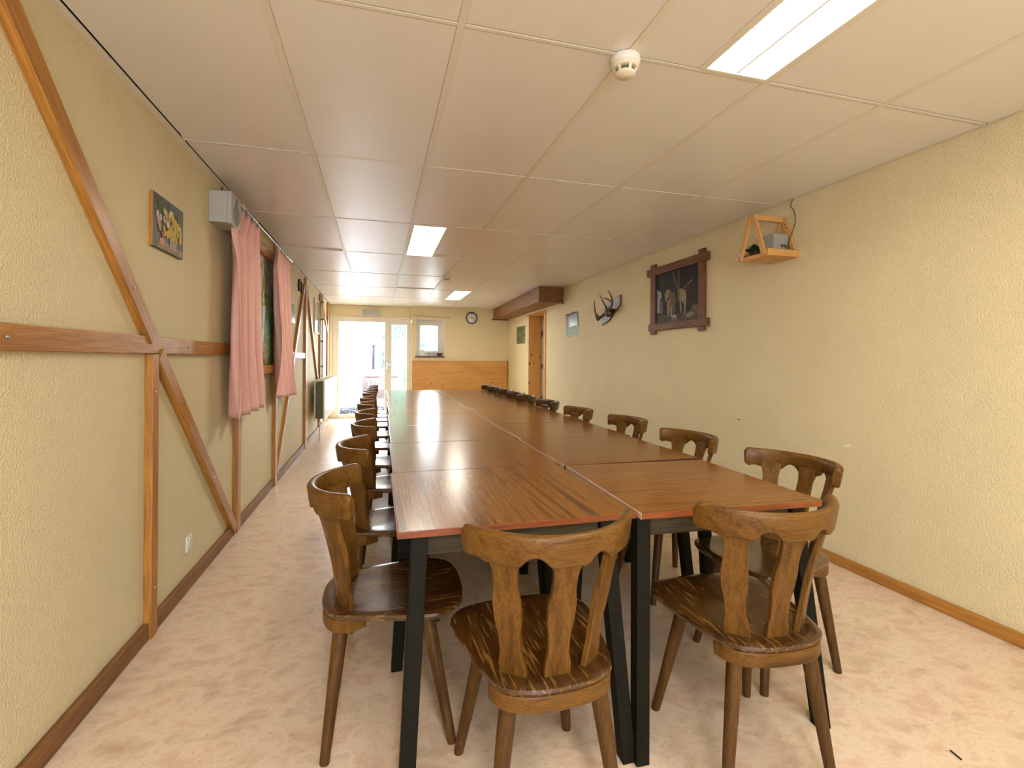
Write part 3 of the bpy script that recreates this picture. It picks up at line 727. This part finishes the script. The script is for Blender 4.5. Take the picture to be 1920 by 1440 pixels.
def pq(pts, mi):
    px[0] -= .00003
    p.add([PF(px[0], 4.43-u*.695, 1.632+v*.498) for u, v in pts], [tuple(range(len(pts)))], mi)
pq([(0, 0), (1, 0), (1, .2), (.7, .16), (.4, .12), (.1, .16), (0, .2)], 7)
pq([(.02, .2), (.14, .22), (.13, .62), (.02, .70)], 3)                       # pale doorway of the barn
pq([(.40, .98), (.43, .98), (.57, .55), (.54, .55)], 6); pq([(.54, .98), (.57, .98), (.57, .55), (.545, .55)], 6)
pq([(.66, .60), (.86, .72), (.86, .74), (.66, .62)], 0)
for u in (.72, .78, .84, .90, .96): pq([(u, .25), (u+.03, .27), (u+.03, .68), (u, .66)], 2)
pd(.12, .36, .022, .07, 1); pd(.15, .30, .018, .08, 1); pd(.12, .46, .012, .016, 2)
pd(.30, .56, .045, .05, 0, .5); pd(.25, .50, .020, .045, 0, .3); pd(.36, .52, .03, .05, 1)   # grey animal, head down
pd(.31, .32, .022, .11, 0); pd(.37, .36, .028, .07, 4); pd(.38, .22, .018, .05, 0)
pd(.44, .40, .030, .10, 1); pd(.45, .24, .022, .05, 1); pd(.31, .47, .013, .017, 2); pd(.42, .53, .013, .017, 1)
pd(.60, .50, .050, .062, 0, .2); pd(.67, .46, .035, .07, 0); pd(.60, .30, .012, .085, 0, .1); pd(.70, .28, .012, .10, 0, -.12); pd(.55, .48, .02, .05, 1)
pd(.45, .10, .030, .022, 5); pd(.40, .12, .014, .014, 5); pd(.43, .06, .006, .022, 5); pd(.50, .06, .006, .024, 5)
pd(.86, .16, .07, .03, 7, .2); pd(.80, .10, .06, .02, 0, .2); pd(.92, .22, .05, .03, 1)
p.build('painted_scene', mats, t, fix=False)

# wooden A-frame shelf on the wall
y0, y1 = 2.681, 2.945; xs = 2.50
t = thing('wall_shelf', 'pine wall shelf with triangular side frames high on the plain wall', 'shelf', (XW, (y0+y1)/2, 1.965))
ym = (y0+y1)/2
def PS(x, y, z): return (x-XW, y-ym, z-1.965)
s_ = MB()
for k in range(4):
    x = xs+.004+k*(.26/4); s_.box(PS(x, y0+.002, 1.968), PS(x+.26/4-.006, y1-.002, 1.980))
s_.build('slat_board', M['spY'], t)
for y in (y0, y1-.018): MB().box(PS(xs, y, 1.970), PS(XW, y+.018, 2.013)).build('end_board', M['spX'], t, .002)
for x in (xs-.002, XW-.020): MB().box(PS(x, y0+.018, 1.966), PS(x+.018, y1-.018, 1.992)).build('side_board', M['spY'], t, .002)
for x in (xs-.012, XW-.014):
    for s in (-1, 1):
        MB().bar(PS(x, ym+s*.112, 1.975), PS(x, ym+s*.012, 2.262), .034, .018, (1, 0, 0)).build('leg_bar', M['spZ'], t, .002)
MB().box(PS(xs-.018, ym-.012, 2.235), PS(XW-.004, ym+.012, 2.270)).build('ridge_bar', M['spX'], t, .002)
for z, y in ((2.215, ym-.03), (2.19, ym-.038), (2.02, ym-.10)): MB().lathe([(.005, 0), (0, .001)], PS(XW-.024, y, z), 8, axis='x').build('screw', M['black'], t)
# grey box on the shelf
t = thing('grey_box', 'grey box with two round holes sitting on the pine wall shelf', 'box', (2.655, 2.80, 1.980), math.radians(4))
MB().box((-.055, -.055, 0), (.075, .075, .155)).build('case', M['cardgrey'], t, .003)
for x in (.018, .042): MB().lathe([(.010, 0), (.010, -.002), (.006, -.002), (.006, .003), (0, .003)], (x, -.055, .075), 14, axis='y').build('jack_hole', M['black'], t)
cb = [(2.69, 2.735, 2.0), (2.705, 2.725, 2.06), (2.735, 2.72, 2.14), (2.742, 2.70, 2.22), (2.74, 2.71, 2.29), (2.742, 2.74, 2.33), (2.745, 2.725, 2.376)]
def smooth_path(pts, n=6):
    out = []; P = [Vector(q) for q in pts]
    for i in range(len(P)-1):
        a = P[max(i-1, 0)]; b = P[i]; c_ = P[i+1]; d = P[min(i+2, len(P)-1)]
        for k in range(n):
            s = k/n
            out.append(.5*((2*b)+(c_-a)*s+(2*a-5*b+4*c_-d)*s*s+(3*b-3*c_-a+d)*s**3))
    out.append(P[-1]); return out
tag(MB().tube(smooth_path(cb), .0028, 7).build('power_cord', M['black']), 'thin dark cord running from the shelf up to the ceiling', 'cord')
# flowering plant on the shelf
t = thing('potted_plant', 'dark green plant with pink blossoms at the end of the pine shelf', 'plant', (2.575, 2.885, 1.980))
MB().lathe([(.028, 0), (.036, .05), (.038, .055), (.032, .055), (0, .045)], n=20).build('pot', M['basket'], t)
random.seed(5)
lv = MB()
for k in range(34):
    a = random.uniform(0, 2*PI); el = random.uniform(.1, 1.2); L = random.uniform(.08, .135)
    if math.sin(a) > .3 or math.sin(a) < -.2: L *= .68
    d = Vector((math.cos(a)*math.cos(el), math.sin(a)*math.cos(el), math.sin(el))); q = Vector((-math.sin(a), math.cos(a), 0))
    b0 = Vector((0, 0, .045)); n_ = d.cross(q)
    w_ = L*.32
    lv.add([b0, b0+d*L*.4+q*w_, b0+d*L-n_*.012, b0+d*L*.4-q*w_, b0+d*L*.45+n_*.006], [(0,1,4),(1,2,4),(2,3,4),(3,0,4)])
lv.build('foliage', M['leaf'], t, fix=False)
def bloom(pos, r, n=7):
    b = MB()
    for k in range(n*2):
        a = 2*PI*k/n+.3*(k >= n); el = .35 if k < n else .95
        d = Vector((math.cos(a)*math.cos(el), math.sin(a)*math.cos(el), math.sin(el))); q = Vector((-math.sin(a), math.cos(a), 0)); c0 = Vector(pos)
        b.add([c0, c0+d*r*.6+q*r*.35, c0+d*r, c0+d*r*.6-q*r*.35], [(0,1,2,3)])
    b.tube([(0, 0, .05), (Vector(pos)*.5+Vector((0,0,.03))), pos], .002, 6, 1)
    b.build('blossom', [M['petal'], M['leaf']], t, fix=False)
bloom((.0, -.03, .125), .020); bloom((-.10, .03, .015), .026); bloom((-.115, .05, -.012), .022); bloom((-.02, .03, .075), .018)

# antlers on a plaque
def RX_(px_, py_, x):
    d = (px_-960)/f_px*r2+fw-(py_-cyp)/f_px*u2
    return Vector((0, 0, H0))+d*(x/d.x)
t = thing('antler_trophy', 'small dark antlers mounted on a wooden shield on the plain wall', 'antlers', (XW, 5.43, 1.86))
o0 = Vector((XW, 5.43, 1.86))
pl = [(5.19, 2.03), (5.20, 1.90), (5.36, 1.82), (5.48, 1.745), (5.69, 1.695), (5.68, 1.80), (5.60, 1.93), (5.40, 1.99)]
MB().prism([Vector((XW-.022, y, z))-o0 for y, z in pl], (.022, 0, 0)).build('plaque', M['plaque'], t, .006)
MB().lathe([(.03, -.05), (.05, -.02), (.05, .02), (.03, .05)], Vector((XW-.035, 5.45, 1.84))-o0, 16).build('skull_cap', M['antler'], t)
def antl(name_pts, r):
    return smooth_path([Vector(q)-o0 for q in name_pts], 6), r
def ant(b, pts, r0, r1):
    P = smooth_path([Vector(q)-o0 for q in pts], 6); n = len(P)
    b.tube(P, [r0+(r1-r0)*(i/(n-1))**1.2 for i in range(n)], 9)
a1 = MB()    # lower, farther antler
ant(a1, [(2.715, 5.47, 1.84), (2.66, 5.55, 1.79), (2.60, 5.50, 1.752), (2.585, 5.53, 1.83), (2.58, 5.555, 1.92), (2.575, 5.545, 1.995)], .020, .004)
ant(a1, [(2.615, 5.50, 1.76), (2.59, 5.47, 1.80), (2.58, 5.46, 1.825)], .012, .004)
a1.build('antler', M['antler'], t)
a2 = MB()    # upper, nearer antler
ant(a2, [(2.715, 5.42, 1.86), (2.66, 5.33, 1.87), (2.60, 5.14, 1.885), (2.59, 5.10, 1.94), (2.59, 5.14, 2.01), (2.58, 5.19, 2.07)], .021, .004)
ant(a2, [(2.66, 5.36, 1.865), (2.61, 5.31, 1.90), (2.60, 5.37, 1.97), (2.59, 5.43, 2.055)], .014, .003)
ant(a2, [(2.595, 5.13, 1.93), (2.60, 5.20, 1.96), (2.60, 5.30, 1.99), (2.60, 5.34, 2.0)], .011, .006)
a2.build('antler', M['antler'], t)

t = thing('laminated_print', 'glossy grey and green laminated sheet on the plain wall beside the antlers', 'print', (XW, 6.71, 1.78))
def lam(u, v):
    return (.0005-.01*math.sin(PI*u)*(.4+.6*v)-.008*v*v, -.23+.46*u+.01*math.sin(8*v), -.17+.34*v+.008*math.sin(7*u))
MB().grid(lam, 16, 10).build('sheet', M['silver'], t, solid=.002)
MB().grid(lambda u, v: (lam(u, v*.42)[0]-.0025, lam(u, v*.42)[1], lam(u, v*.42)[2]), 16, 5).build('printed_meadow', M['greenprint'], t, fix=False)
tag(MB().box((XR2-.012, 9.30, 1.58), (XR2+.003, 9.88, 1.935)).build('landscape_print', M['land'], bevel=.01), 'small green landscape picture on the wall beyond the pine doorway', 'picture')
t = thing('light_switch', 'small white light switch on the plain wall before the pine doorway', 'switch', (XW, 7.75, 1.115))
MB().box((-.010, -.04, -.04), (0, .04, .04)).build('plate', M['white'], t, .003)
MB().box((-.015, -.022, -.025), (-.010, .022, .025)).build('rocker', M['offwhite'], t, .002)
tag(MB().tube([(XW, 3.232, .798), (XW-.02, 3.232, .800)], .004, 8).lathe([(.008, 0), (.008, -.003), (0, -.004)], (XW-.02, 3.232, .80), 10, axis='x').build('wall_nail', M['steel']), 'small nail sticking out of the plain wall behind the chairs', 'nail')
tag(MB().prism([(XW-.003, y, z) for y, z in ((2.300, .745), (2.312, .741), (2.328, .736), (2.346, .733), (2.338, .742), (2.324, .750), (2.318, .758), (2.306, .754))], (.004, 0, 0)).build('plaster_chip', M['paper']), 'small pale plaster chip on the plain wall above the nearest chair', 'plaster chip')
tag(MB().bar((1.793, 1.142, .003), (1.786, 1.106, .003), .004, .004).build('wood_splinter', M['black']), 'short dark splinter lying on the floor at the right', 'splinter')

# ------------------------------------------------------------------ tables
TZ = .755
def make_table(x0, x1, ya, yb, grain, label, fx=0., rz=0., rin=.165, near=False, pale=False):
    cx, cy = (x0+x1)/2, (ya+yb)/2; hx, hy = (x1-x0)/2-.002, (yb-ya)/2-.0022
    t = thing('dining_table', label, 'table', (cx, cy, 0), rz, 'rosewood laminate tables pushed into two rows')
    tt = MB().box((-hx+.0008, -hy+.0008, TZ-.0195), (hx-.0008, hy-.0008, TZ)).build('tabletop', M['rose'+grain], t, .0018, 2)
    e = MB()
    e.box((-hx, -hy-.0012, TZ-.0195), (hx, -hy+.0008, TZ-.0008), 0 if near else 1).box((-hx, hy-.0008, TZ-.0195), (hx, hy+.0012, TZ-.0008), 1)
    if pale: MB().box((-hx-.0016, -hy, TZ-.0195), (-hx+.0012, hy, TZ+.0003)).build('edge_strip', M['edgepale'], tt, label='pale edge strip with painted-in reflection')
    else: e.box((-hx-.0012, -hy, TZ-.0195), (-hx+.0008, hy, TZ-.0008))
    e.box((hx-.0008, -hy, TZ-.0195), (hx+.0012, hy, TZ-.0008))
    e.build('edge_band', [M['edge'], M['edgedark']], tt)
    aw = .285
    yq0, yq1 = -hy+.035, hy-rin
    ap = MB()
    for y in (yq0, yq1): ap.box((fx-aw, y-.010, TZ-.082), (fx+aw, y+.010, TZ-.020))
    for x in (fx-aw, fx+aw): ap.box((x-.010, yq0, TZ-.082), (x+.010, yq1, TZ-.020))
    ap.build('apron', M['apron'], t)
    for sx in (-1, 1):
        for y, dy in ((-hy+.028, -.085), (yq1, -.012)):
            tx, fx_ = fx+sx*.300, fx+sx*.342
            a, b = .024, .022
            bot = [(fx_+i*b, y+dy+j*b, 0) for i, j in ((-1,-1),(1,-1),(1,1),(-1,1))]
            top = [(tx+i*a, y+j*a, TZ-.0205) for i, j in ((-1,-1),(1,-1),(1,1),(-1,1))]
            MB().hexa(bot, top).build('leg', M['tleg'], t, .002, 1)
    return t
L_y = [1.440, 2.205, 2.970, 3.730, 4.510, 5.94, 7.95]
L_lab = ['rosewood table at the near end of the timbered-wall row', 'second rosewood table from the near end of the timbered-wall row', 'third rosewood table from the near end of the timbered-wall row',
         'fourth rosewood table from the near end of the timbered-wall row', 'fifth rosewood table from the near end of the timbered-wall row', 'long rosewood table at the far end of the timbered-wall row, bright with door glare']
for k in range(6):
    ym_ = (L_y[k]+L_y[k+1])/2
    xl = .052+.012*(ym_-1.6); xc = [.829, .845, .858, .865, .872, .868][k]
    TZ = .7554 - .0004*(k % 2)
    make_table(xl, xc, L_y[k], L_y[k+1], 'Y', L_lab[k], -.02, rin=.06 if k == 5 else .165, near=k == 0)
R_y = [1.405, 2.160, 2.925, 3.665, 4.465, 5.13, 6.76, 7.95]
R_lab = ['rosewood table at the near end of the plain-wall row', 'second rosewood table from the near end of the plain-wall row', 'third rosewood table from the near end of the plain-wall row', 'fourth rosewood table from the near end of the plain-wall row',
         'fifth rosewood table from the near end of the plain-wall row', 'sixth rosewood table from the near end of the plain-wall row', 'rosewood table at the far end of the plain-wall row']
for k in range(7):
    xc = [.838, .850, .862, .869, .875, .878, .880][k]; xr = [1.572, 1.60, 1.625, 1.645, 1.665, 1.665, 1.66][k]
    TZ = .7568 + .0005*(k % 2)
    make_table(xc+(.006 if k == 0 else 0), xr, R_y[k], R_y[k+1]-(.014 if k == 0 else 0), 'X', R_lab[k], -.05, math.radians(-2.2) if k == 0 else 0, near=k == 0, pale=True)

# ------------------------------------------------------------------ chairs
def catmull_closed(pts, n=6):
    out = []; N = len(pts); P = [Vector((*q, 0)) for q in pts]
    for i in range(N):
        a, b, c_, d = P[i-1], P[i], P[(i+1) % N], P[(i+2) % N]
        for k in range(n):
            s = k/n; out.append(.5*((2*b)+(c_-a)*s+(2*a-5*b+4*c_-d)*s*s+(3*b-3*c_-a+d)*s**3))
    return out
half = [(0, -.222), (.085, -.214), (.150, -.180), (.178, -.110), (.200, -.01), (.221, .09), (.219, .165), (.172, .223), (.09, .245)]
outline = catmull_closed(half+[(0, .250)]+[(-x, y) for x, y in reversed(half[1:])], 5)
ARC_R, ARC_C = .248, -.003
def arc(a, r=ARC_R): return Vector((r*math.sin(a), ARC_C-r*math.cos(a), 0))
def make_chair(label, group):
    t = thing('dining_chair', label, 'chair', (0,0,0), 0, group)
    SZ_ = .452
    # seat: dished slab
    s = MB(); n = len(outline); rings = [0.0, .25, .5, .72, .88, .96, 1.0]
    ctr = Vector((0, .03, 0)); vs = []; 
    def zt(r): return SZ_-.009*(1-min(1, r/.85)**2) if r < .85 else SZ_
    vs.append((ctr.x, ctr.y, zt(0)))
    for r in rings[1:]:
        for q in outline:
            p_ = ctr+(q-ctr)*r; z = zt(r) - (.003 if r == 1.0 else 0); vs.append((p_.x, p_.y, z))
    fs = [(0, 1+k, 1+(k+1) % n) for k in range(n)]
    for i in range(len(rings)-2):
        for k in range(n):
            k2 = (k+1) % n; fs.append((1+i*n+k, 1+(i+1)*n+k, 1+(i+1)*n+k2, 1+i*n+k2))
    s.add(vs, fs, 0, True)
    top = [(q.x, q.y, SZ_-.003) for q in outline]; mid = [(q.x*1.006, q.y*1.006, SZ_-.012) for q in outline]; low = [(ctr.x+(q.x-ctr.x)*.975, ctr.y+(q.y-ctr.y)*.975, SZ_-.024) for q in outline]
    for A, B in ((top, mid), (mid, low)):
        s.add(A+B, [(k, (k+1) % n, n+(k+1) % n, n+k) for k in range(n)], 0, True)
    s.add(low, [tuple(range(n))], 0)
    so = s.build('seat', M['seat'], t)
    # ledge under the seat rear
    led = [q for q in outline if q.y < -.125]
    led.sort(key=lambda q: q.x)
    ou = [(q.x*.985, q.y*.99) for q in led]; inn = [(q.x*.80, q.y+.055) for q in led]
    poly = [(x, y, SZ_-.064) for x, y in ou]+[(x, y, SZ_-.064) for x, y in reversed(inn)]
    MB().prism(poly, (0, 0, .042)).build('seat_ledge', M['chX'], t, .004)
    # legs
    for sx in (-1, 1):
        for (tx, ty), (fx, fy) in (((.120, .115), (.186, .200)), ((.118, -.150), (.178, -.195))):
            P = [(sx*(tx+(fx-tx)*k/4), ty+(fy-ty)*k/4, (SZ_-.020)*(1-k/4)) for k in range(5)]
            MB().tube(P, [.0235, .0225, .020, .0175, .0150], 10).build('leg', M['chL'], t)
    # back slats, each wavy
    prof = [(0, .037), (.08, .036), (.20, .029), (.32, .030), (.46, .037), (.58, .038), (.72, .032), (.82, .032), (.95, .040), (1, .041)]
    def wid(v):
        for (a, x), (b, y) in zip(prof, prof[1:]):
            if v <= b: k = (v-a)/(b-a); k = k*k*(3-2*k); return x+(y-x)*k
        return prof[-1][1]
    for ang, bx, by in ((0, 0, -.170), (-.66, -.106, -.140), (.66, .106, -.140)):
        ta = arc(ang, ARC_R-.005)
        B = Vector((bx, by, SZ_-.004)); T = Vector((ta.x, ta.y, .785))
        fa0 = ang*.95; fa1 = ang
        sl = MB(); nn = 22; vs = []
        for j in range(nn+1):
            v = j/nn; c0 = B.lerp(T, v); c0.y -= .012*math.sin(PI*v)*(-1)
            fa = fa0+(fa1-fa0)*v; r = Vector((math.cos(fa), math.sin(fa), 0)); nrm = Vector((math.sin(fa), -math.cos(fa), 0))
            w_ = wid(v)
            for a, b in ((-1, -1), (1, -1), (1, 1), (-1, 1)): vs.append(c0+r*a*w_+nrm*b*.0085)
        fs = []
        for j in range(nn):
            for k in range(4): fs.append((j*4+k, j*4+(k+1) % 4, (j+1)*4+(k+1) % 4, (j+1)*4+k))
        sl.add(vs, fs+[(0,1,2,3), (nn*4+3, nn*4+2, nn*4+1, nn*4)], 0)
        sl.build('back_slat', M['chZ'], t, .003)
    # curved top rail with scalloped lower edge
    AE = math.radians(64); NN = 56
    def low_z(a):
        z = .758; d = abs(abs(a)-.335)
        if d < .14: z += .025*max(0, math.cos(d/.14*PI/2))**.8
        elif d < .20: z += -.003*math.sin((d-.15)/.05*PI)
        d2 = abs(abs(a)-.97)
        if d2 < .12: z += .008*math.cos(d2/.12*PI/2)
        e = (AE-abs(a))/AE
        if e < .05: z += .013*(1-e/.05)**2
        return z
    def top_z(a):
        e = (AE-abs(a))/AE; z = .840+.006*(abs(a)/AE)**2
        if e < .05: z -= .014*(1-e/.05)**2
        return z
    rl = MB(); vs = []; K = 10
    for i in range(NN+1):
        a = -AE+2*AE*i/NN; lo, hi = low_z(a), top_z(a); h = hi-lo
        lean = .010
        sec = [(-.012, lo+.002), (.012, lo+.002), (.0145, lo+.010), (.0150, lo+h*.5), (.0150, hi-.012), (.011, hi-.003), (.004, hi), (-.005, hi), (-.012, hi-.004), (-.0145, hi-.013)]
        for dr, z in sec:
            q = arc(a, ARC_R+dr+lean*(z-.766)/.07); vs.append((q.x, q.y, z))
    fs = []
    for i in range(NN):
        for k in range(K): fs.append((i*K+k, i*K+(k+1) % K, (i+1)*K+(k+1) % K, (i+1)*K+k))
    rl.add(vs, fs, 0, True); rl.add(vs[:K], [tuple(range(K))]); rl.add(vs[-K:], [tuple(range(K))])
    rl.build('top_rail', M['chX'], t, .003, 1)
    return t
LG, RG, NG = 'chairs along the timbered-wall side of the tables', 'chairs along the plain-wall side of the tables', 'chairs at the near table end'
proto = make_chair('worn brown chair at the near table end, left one of the two', NG)
proto.location = (.445, 1.348, 0); proto.rotation_euler.z = math.radians(1)
def put(x, y, deg, label, group):
    o = copy_tree(proto); o.location = (x, y, 0); o.rotation_euler = (0, 0, math.radians(deg)); o['label'] = label; o['group'] = group
    return o
put(1.145, 1.345, -4, 'worn brown chair at the near table end, right one of the two', NG)
ordn = ['first', 'second', 'third', 'fourth', 'fifth', 'sixth', 'seventh', 'eighth', 'ninth', 'tenth']
Lc = [(.045, 1.782, -91), (.075, 2.53, -89), (.105, 3.29, -90), (.10, 3.985, -91), (.085, 4.735, -90), (.085, 5.42, -89), (.09, 6.18, -91), (.09, 6.667, -90), (.10, 7.154, -90), (.11, 7.64, -90)]
for k, (x, y, a) in enumerate(Lc):
    lab = ('brown chair nearest the viewer in the row facing the timbered wall' if k == 0 else 'brown chair, %s from the near end along the timbered-wall side' % ordn[k])
    put(x, y, a, lab, LG)
Rc = [(1.597, 1.715, 94), (1.565, 2.415, 92), (1.585, 3.17, 91), (1.50, 3.885, 90), (1.50, 4.68, 90), (1.49, 5.37, 91), (1.50, 5.855, 90), (1.50, 6.34, 90), (1.50, 7.0, 89), (1.50, 7.49, 90)]
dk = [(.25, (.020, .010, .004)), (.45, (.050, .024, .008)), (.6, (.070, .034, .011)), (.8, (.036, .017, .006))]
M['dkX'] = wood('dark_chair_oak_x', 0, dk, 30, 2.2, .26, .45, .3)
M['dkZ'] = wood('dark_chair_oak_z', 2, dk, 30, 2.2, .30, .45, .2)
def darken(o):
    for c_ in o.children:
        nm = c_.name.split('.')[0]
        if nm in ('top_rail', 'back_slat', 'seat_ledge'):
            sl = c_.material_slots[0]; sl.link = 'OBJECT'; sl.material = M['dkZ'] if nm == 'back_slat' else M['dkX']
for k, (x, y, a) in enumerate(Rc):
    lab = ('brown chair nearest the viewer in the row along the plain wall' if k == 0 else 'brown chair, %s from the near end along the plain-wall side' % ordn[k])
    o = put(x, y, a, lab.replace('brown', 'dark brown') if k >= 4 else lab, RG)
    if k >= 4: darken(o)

# ------------------------------------------------------------------ outdoors
GZ = .05
struct('terrace_ground', MB().box((-8, YF+.20, -.2), (9, 40, GZ-.01)), M['pave'], 'pale paved ground outside the terrace door', 'ground')
random.seed(21)
gr = MB()
for k in range(1500):
    x, y, r = random.uniform(-1.0, .75), random.uniform(YF+.2, 12.7), random.uniform(.014, .03)
    c0 = Vector((x, y, GZ-.004)); a = random.uniform(0, PI)
    q = [c0+Vector((math.cos(a+i*PI/2)*r, math.sin(a+i*PI/2)*r*random.uniform(.7, 1.1), 0)) for i in range(4)]
    gr.add(q+[c0+Vector((0, 0, r*.9))], [(0,1,4),(1,2,4),(2,3,4),(3,0,4)])
o = gr.build('gravel', M['gravel']); o['kind'] = 'stuff'; tag(o, 'grey gravel strip just outside the terrace door', 'gravel')
struct('garden_wall', MB().box((-1.25, 12.5, GZ-.05), (-.52, 20, 1.75)), M['render'], 'white rendered garden wall left outside the door', 'wall')
def monobloc(x, y, rz, label):
    t = thing('plastic_chair', label, 'chair', (x, y, GZ-.01), rz, 'white plastic garden chairs outside')
    MB().box((-.21, -.20, .40), (.21, .22, .43)).build('seat', M['chairwhite'], t, .01)
    bk = MB()
    N = 12
    for i in range(N):
        a0, a1 = PI*i/N, PI*(i+1)/N
        bk.bar((.21*math.cos(a0), -.24-.02*math.sin(a0), .52+.22*math.sin(a0)), (.21*math.cos(a1), -.24-.02*math.sin(a1), .52+.22*math.sin(a1)), .05, .02, (0, 1, 0))
    for s in (-.12, -.06, 0, .06, .12): bk.bar((s, -.21, .43), (s*1.2, -.25, .70), .025, .015, (0, 1, 0))
    bk.bar((-.205, -.2, .42), (-.21, -.24, .54), .045, .02, (0, 1, 0)).bar((.205, -.2, .42), (.21, -.24, .54), .045, .02, (0, 1, 0))
    bk.build('backrest', M['chairwhite'], t)
    for s in (-1, 1):
        MB().bar((s*.22, -.22, .62), (s*.24, .20, .62), .05, .02).build('armrest', M['chairwhite'], t)
        MB().bar((s*.24, .20, .61), (s*.25, .24, 0), .04, .03, (0, 1, 0)).build('leg', M['chairwhite'], t)
        MB().bar((s*.20, -.18, .40), (s*.22, -.28, 0), .04, .03, (0, 1, 0)).build('leg', M['chairwhite'], t)
monobloc(.13, 13.55, math.radians(8), 'white plastic garden chair outside, seen through the open door')
monobloc(.68, 13.75, math.radians(-6), 'white plastic garden chair outside, seen through the side light')
t = thing('garden_table', 'brown topped garden table standing outside behind the plastic chairs', 'table', (.25, 14.5, GZ-.01))
MB().box((-.6, -.35, .68), (.75, .35, .715)).build('tabletop', M['brownplastic'], t, .006)
for sx in (-.5, .65):
    for sy in (-.28, .28): MB().bar((sx, sy, 0), (sx, sy, .69), .05, .05, (0, 1, 0)).build('leg', M['chairwhite'], t)
tag(MB().box((-.46, 15.2, GZ-.012), (.75, 15.26, .93)).build('wooden_board', M['board'], bevel=.004), 'pinkish board standing upright outside behind the garden table', 'board')
t = thing('fence_post', 'thin dark post standing outside behind the pinkish board', 'post', (-.16, 17, GZ-.01))
MB().tube([(0, 0, 0), (0, 0, 1.60)], .046, 10).build('pole', M['greypost'], t)
MB().lathe([(.05, 1.60), (.062, 1.63), (.05, 1.68), (0, 1.70)], n=14).build('cap', M['greypost'], t)
def conifer(x, y, h, r, label, seed):
    rnd = random.Random(seed)
    t = thing('conifer_tree', label, 'tree', (x, y, GZ-.01), 0, 'conifers outside')
    MB().tube([(0, 0, 0), (0, 0, h*.9)], [.09, .03], 10).build('trunk', M['basket'], t)
    fo = MB()
    fo.lathe([(r*.55, .15), (r*.78, h*.2), (r*.74, h*.5), (r*.45, h*.8), (0, h*.97)], n=18)
    for k in range(2600):
        v = rnd.random(); z = .12+v*(h-.12); rr = r*(1-.75*max(0, v-.35)/.65)*rnd.uniform(.72, 1.05); a = rnd.uniform(0, 2*PI)
        c0 = Vector((rr*math.cos(a), rr*math.sin(a), z)); d = Vector((math.cos(a)*.5, math.sin(a)*.5, rnd.uniform(.6, 1.3))).normalized(); q = Vector((-math.sin(a), math.cos(a), rnd.uniform(-.3, .3)))
        L = rnd.uniform(.10, .22)
        fo.add([c0, c0+d*L*.5+q*L*.22, c0+d*L, c0+d*L*.5-q*L*.22], [(0,1,2,3)])
    fo.build('foliage', M['hedge'], t, fix=False)
conifer(.62, 17.0, 4.2, .52, 'tall bright green conifer seen through the glazed side light', 1)
conifer(1.15, 18.2, 3.4, .55, 'second green conifer outside, right behind the first', 2)

# ------------------------------------------------------------------ light
wd = bpy.data.worlds.new('World'); scn.world = wd; wd.use_nodes = True
nt = wd.node_tree; bg = nt.nodes['Background']
tc = nt.nodes.new('ShaderNodeTexCoord'); sx = nt.nodes.new('ShaderNodeSeparateXYZ'); nt.links.new(tc.outputs['Generated'], sx.inputs[0])
r = ramp(nt, [(.0, (.80, .84, .92)), (.5, (.95, .97, 1.0)), (1.0, (.80, .88, 1.0))])
mr = nt.nodes.new('ShaderNodeMapRange'); mr.inputs['From Min'].default_value = -1; nt.links.new(sx.outputs['Z'], mr.inputs['Value'])
nt.links.new(mr.outputs[0], r.inputs['Fac']); nt.links.new(r.outputs['Color'], bg.inputs['Color'])
bg.inputs['Strength'].default_value = 23.0

def area(name, loc, rot, sx_, sy_, power, col=(1, .985, .95)):
    l = bpy.data.lights.new(name, 'AREA'); l.shape = 'RECTANGLE'; l.size = sx_; l.size_y = sy_; l.energy = power; l.color = col
    o = bpy.data.objects.new(name, l); C.objects.link(o); o.location = loc; o.rotation_euler = rot
    return o
for k, (x0, x1, y0_, y1_) in enumerate(lrect):
    area('fluorescent_lamp', ((x0+x1)/2, (y0_+y1_)/2, ZC-.006), (0, 0, 0), x1-x0-.03, y1_-y0_-.03, (11, 23, 18)[k], (1, .95, .83))
for x, y in ((1.35, -1.5), (.10, -.9)):
    area('rear_ceiling_fill', (x, y, ZC-.01), (0, 0, 0), .30, 1.2, 50 if x < .5 else 12)  # added fill lamps overhead behind the camera, no fixtures modelled
area('rear_wall_fill', (.25, YB+.03, 1.40), (math.radians(90), 0, 0), 2.4, 1.7, 108, (.84, .97, 1.22))  # added cool fill on the rear wall, which has no window

def portal(loc, rot, a, b):
    o = area('portal', loc, rot, a, b, 1); o.data.cycles.is_portal = True
portal((-.13, YF+.12, 1.06), (math.radians(-90), 0, 0), 1.5, 1.95)
portal((1.07, YF2+.30, 1.71), (math.radians(-90), 0, 0), .5, .7)

scn.view_settings.view_transform = 'Standard'
scn.view_settings.look = 'None'
scn.view_settings.exposure = 0.0
